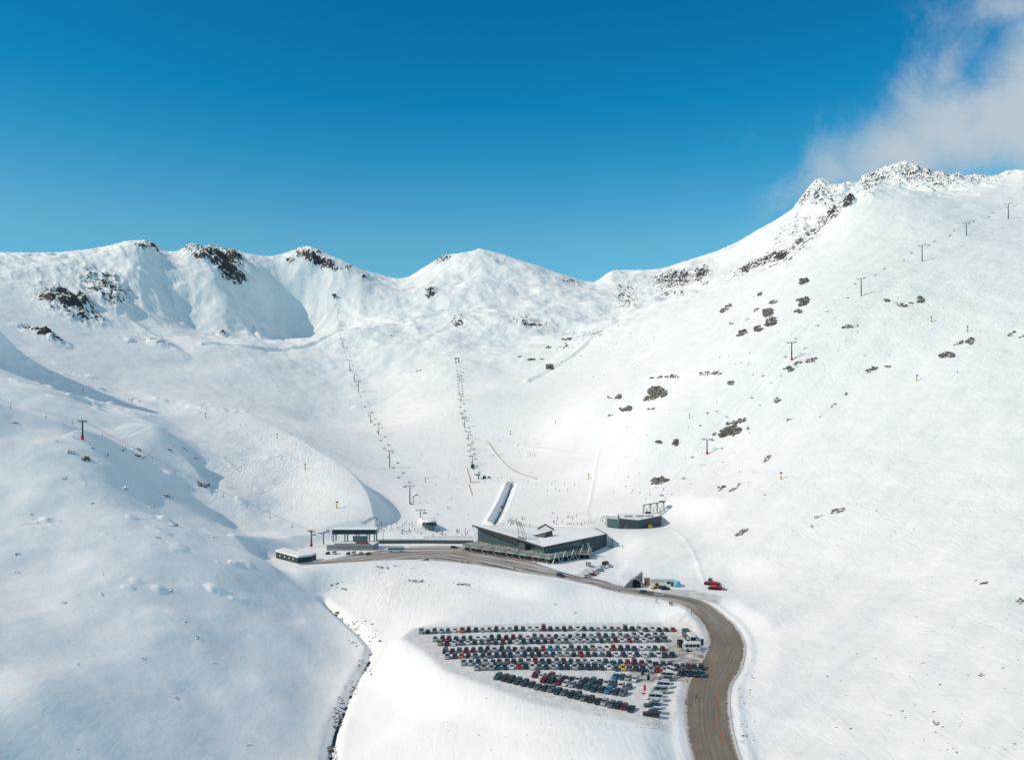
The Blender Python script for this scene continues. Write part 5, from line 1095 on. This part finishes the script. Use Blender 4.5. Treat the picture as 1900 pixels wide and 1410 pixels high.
RO = {
 'high on the slope left of the lift': ('d', [(1347,573,30,10,-35),(1358,600,8,6,0),(1378,618,22,12,-20),(1410,609,16,13,-20),(1431,599,24,16,-35),(1428,580,16,18,20),(1437,561,16,10,-20),(1405,575,14,6,-20),(1388,593,10,6,-30),(1410,545,8,13,30),(1490,561,16,18,0),(1483,578,16,10,0),(1490,521,20,14,-10)]),
 'beside the right lift\'s third tower': ('d', [(1578,606,36,8,-5),(1643,558,14,8,0),(1670,566,28,8,20),(1707,557,14,13,20),(1690,563,10,6,0)]),
 'below the right lift\'s second tower': ('d', [(1464,685,20,10,-10),(1480,674,16,8,-15),(1504,669,24,9,-15),(1319,693,52,7,-3),(1357,711,12,11,0),(1611,689,8,8,-20),(1621,685,12,9,-20),(1648,681,10,6,0)]),
 'near the upper right snow guns': ('d', [(1756,660,28,13,-8),(1779,637,20,8,-15),(1801,634,14,13,-10),(1876,620,16,8,-20),(1895,625,12,6,-30)]),
 'midway up the valley\'s right side': ('b', [(1240,699,46,7,0),(1223,730,34,24,-10),(1202,740,18,9,0),(1209,758,18,7,-10),(1162,759,26,11,-8),(1150,736,10,8,0),(1131,738,10,6,0),(1210,701,8,5,0),(1312,767,8,4,-15),(1331,763,8,4,-15)]),
 'around the right lift\'s first tower': ('b', [(1357,800,40,22,-8),(1366,783,42,9,-15),(1328,806,14,6,0),(1388,795,6,8,0),(1222,821,14,8,-10),(1252,822,14,11,-20),(1222,893,34,14,-12),(1377,987,28,10,-35),(1337,906,16,9,-35),(1364,906,28,7,-35),(1299,790,7,4,0)]),
 'on the lower right snowfield': ('d', [(1441,743,11,11,0),(1466,778,18,5,-10),(1546,752,14,5,-35),(1571,732,5,7,0),(1522,772,7,4,-30),(1424,851,22,8,-40),(1554,948,32,9,-12),(1519,958,16,7,-15),(1506,977,6,8,0),(1828,1082,16,7,0),(1810,1077,5,4,0),(1894,1116,14,11,0),(1821,1252,14,7,0),(1739,1342,9,8,0),(1675,1318,7,4,0),(1861,1239,5,3,0),(1744,1269,5,5,0)]),
 'on the hollow below the central dome': ('d', [(1052,630,24,8,0),(1017,644,18,5,0),(987,668,12,6,0),(1020,680,14,12,-10),(1006,667,8,5,0),(964,662,6,4,0),(728,623,10,4,10),(777,688,12,5,-20),(1133,770,8,5,0)]),
 'on the knoll beside the left lift tower': ('d', [(160,853,16,11,20),(173,831,12,4,0),(199,845,9,4,0),(227,836,8,5,0),(256,844,16,7,15),(256,834,10,5,0),(267,848,7,5,0),(315,836,9,5,20),(377,900,24,10,15),(312,921,20,7,20),(298,924,5,3,0)]),
 'on the shaded near left hillside': ('s', [(234,907,16,7,0),(25,783,12,5,0),(57,954,6,5,0),(118,887,9,7,0),(321,974,16,9,0),(32,1028,10,6,0),(191,1065,8,5,0),(188,1103,9,6,0),(118,1118,9,7,0),(313,1094,12,6,0),(144,1231,8,7,0),(267,1221,10,5,0),(346,1153,14,5,0),(363,1181,12,7,0),(396,1229,9,5,0),(322,1292,13,6,0),(457,1381,9,5,0),(144,1388,7,5,0),(30,1061,10,7,0),(340,832,14,6,20),(365,850,9,5,0),(130,838,14,9,0),(170,935,12,6,0),(282,940,10,5,0),(398,996,10,6,0),(292,996,8,6,0)]),
 'on the bank just below the plaza edge': ('d', [(709,1052,26,5,5),(735,1050,10,3,0),(765,1054,12,3,0),(773,1078,34,7,3),(621,1084,18,4,-15),(638,1092,14,4,20),(860,1084,26,7,3),(1030,1121,7,3,0),(1068,1137,8,4,0),(797,1086,6,3,0)]),
 'in the gully left of the car park': ('d', [(624,1139,11,9,0),(612,1134,6,3,20),(634,1149,9,4,30),(648,1160,9,4,35),(660,1167,7,4,30),(667,1178,8,4,30),(705,1190,8,6,20)]),
}
mm = {'d': rockm_, 'b': rockd, 's': rockw}; AD = {'d': 'dark grey', 'b': 'brown grey', 's': 'snow plastered'}
for ki, (where, (mk, lst)) in enumerate(RO.items()):
    lst = sorted(lst)
    for k, (px, py, w, h, rot) in enumerate(lst):
        o = rock_outcrop(px, py, w, h, rot, mm[mk], ki*100+k); size = 'large' if w*h > 330 else ('small' if w*h < 90 else 'medium')
        tag(o, f'{size} {AD[mk]} rock, {ordn(k, len(lst))} {where}', 'rock', f'rocks {where}')
# loose stones too many to count, one scatter
def scatter(name, spots, m, label, kind='stuff'):
    b = MB(); rr = random.Random(5)
    for (px0, py0, px1, py1, n, s0, s1) in spots:
        for _ in range(n):
            px, py = rr.uniform(px0, px1), rr.uniform(py0, py1); x, y, z = at(px, py); s = rr.uniform(s0, s1)*rr.uniform(.5, 1); pts = []
            a0 = rr.uniform(0, 6)
            rg = [[(x + s*q*rr.uniform(.7,1.2)*math.cos(a0+i*1.26), y + s*q*rr.uniform(.7,1.2)*math.sin(a0+i*1.26), z + s*hh) for i in range(5)] for q, hh in ((1, -.3), (.9, .35), (.45, .7))]; b.loft(rg)
    o = b.build(name, m); tag(o, label, 'stones', None, kind)
scatter('loose_stones', [(1500,1200,1900,1400,60,.12,.4),(1700,1050,1900,1250,30,.12,.4),(1480,800,1850,1000,34,.2,.5),(1150,690,1420,920,70,.3,.9),(1330,540,1520,700,60,.4,1.0),(950,560,1220,700,60,.5,1.3),(700,1045,900,1095,50,.15,.45),(780,1250,1230,1400,70,.08,.25),(1180,1340,1230,1352,30,.1,.3),(1370,1180,1400,1380,60,.15,.4),(1225,1140,1300,1160,14,.1,.3),(600,1075,660,1100,14,.2,.5),(760,590,900,670,24,.5,1.2)], rockd, 'scattered small dark stones poking through the snow all over the slopes')
scatter('stream_stones', [(608,1385,626,1410,60,.3,1.0),(618,1310,636,1350,44,.3,.9),(640,1262,664,1290,30,.25,.7),(664,1220,690,1250,36,.25,.7),(626,1290,640,1320,30,.25,.7),(640,1150,700,1200,40,.25,.7)], rockm_, 'wet dark stones and snow lumps lining the stream cut')
# stream
def ribbon(name, pts, w, m, z):
    ln = catmull([wY(*p)[:2] for p in pts], 10); rr = random.Random(3); b = MB(); tg = np.gradient(ln, axis=0); prev = None
    for p, t_ in zip(ln, tg):
        t_ = t_/np.linalg.norm(t_); ww = w*rr.uniform(.35, 1.2); l = (p[0]-t_[1]*ww, p[1]+t_[0]*ww); r = (p[0]+t_[1]*ww, p[1]-t_[0]*ww); zz = ground(*p) + z
        cur = ((*l, zz), (*r, zz))
        if prev and (p[1] < 285 or rr.random() < .5): b.face([prev[0], prev[1], cur[1], cur[0]])
        prev = cur
    o = b.build(name, m); o['kind'] = 'structure'
ribbon('stream', [(612,1425,245),(612,1395,252),(622,1350,268),(633,1318,281),(655,1268,303),(684,1225,332),(690,1200,343)], .9, mat('dark_stream_water', (.02,.026,.03), .25, 0, .3, 1, .5), .25)
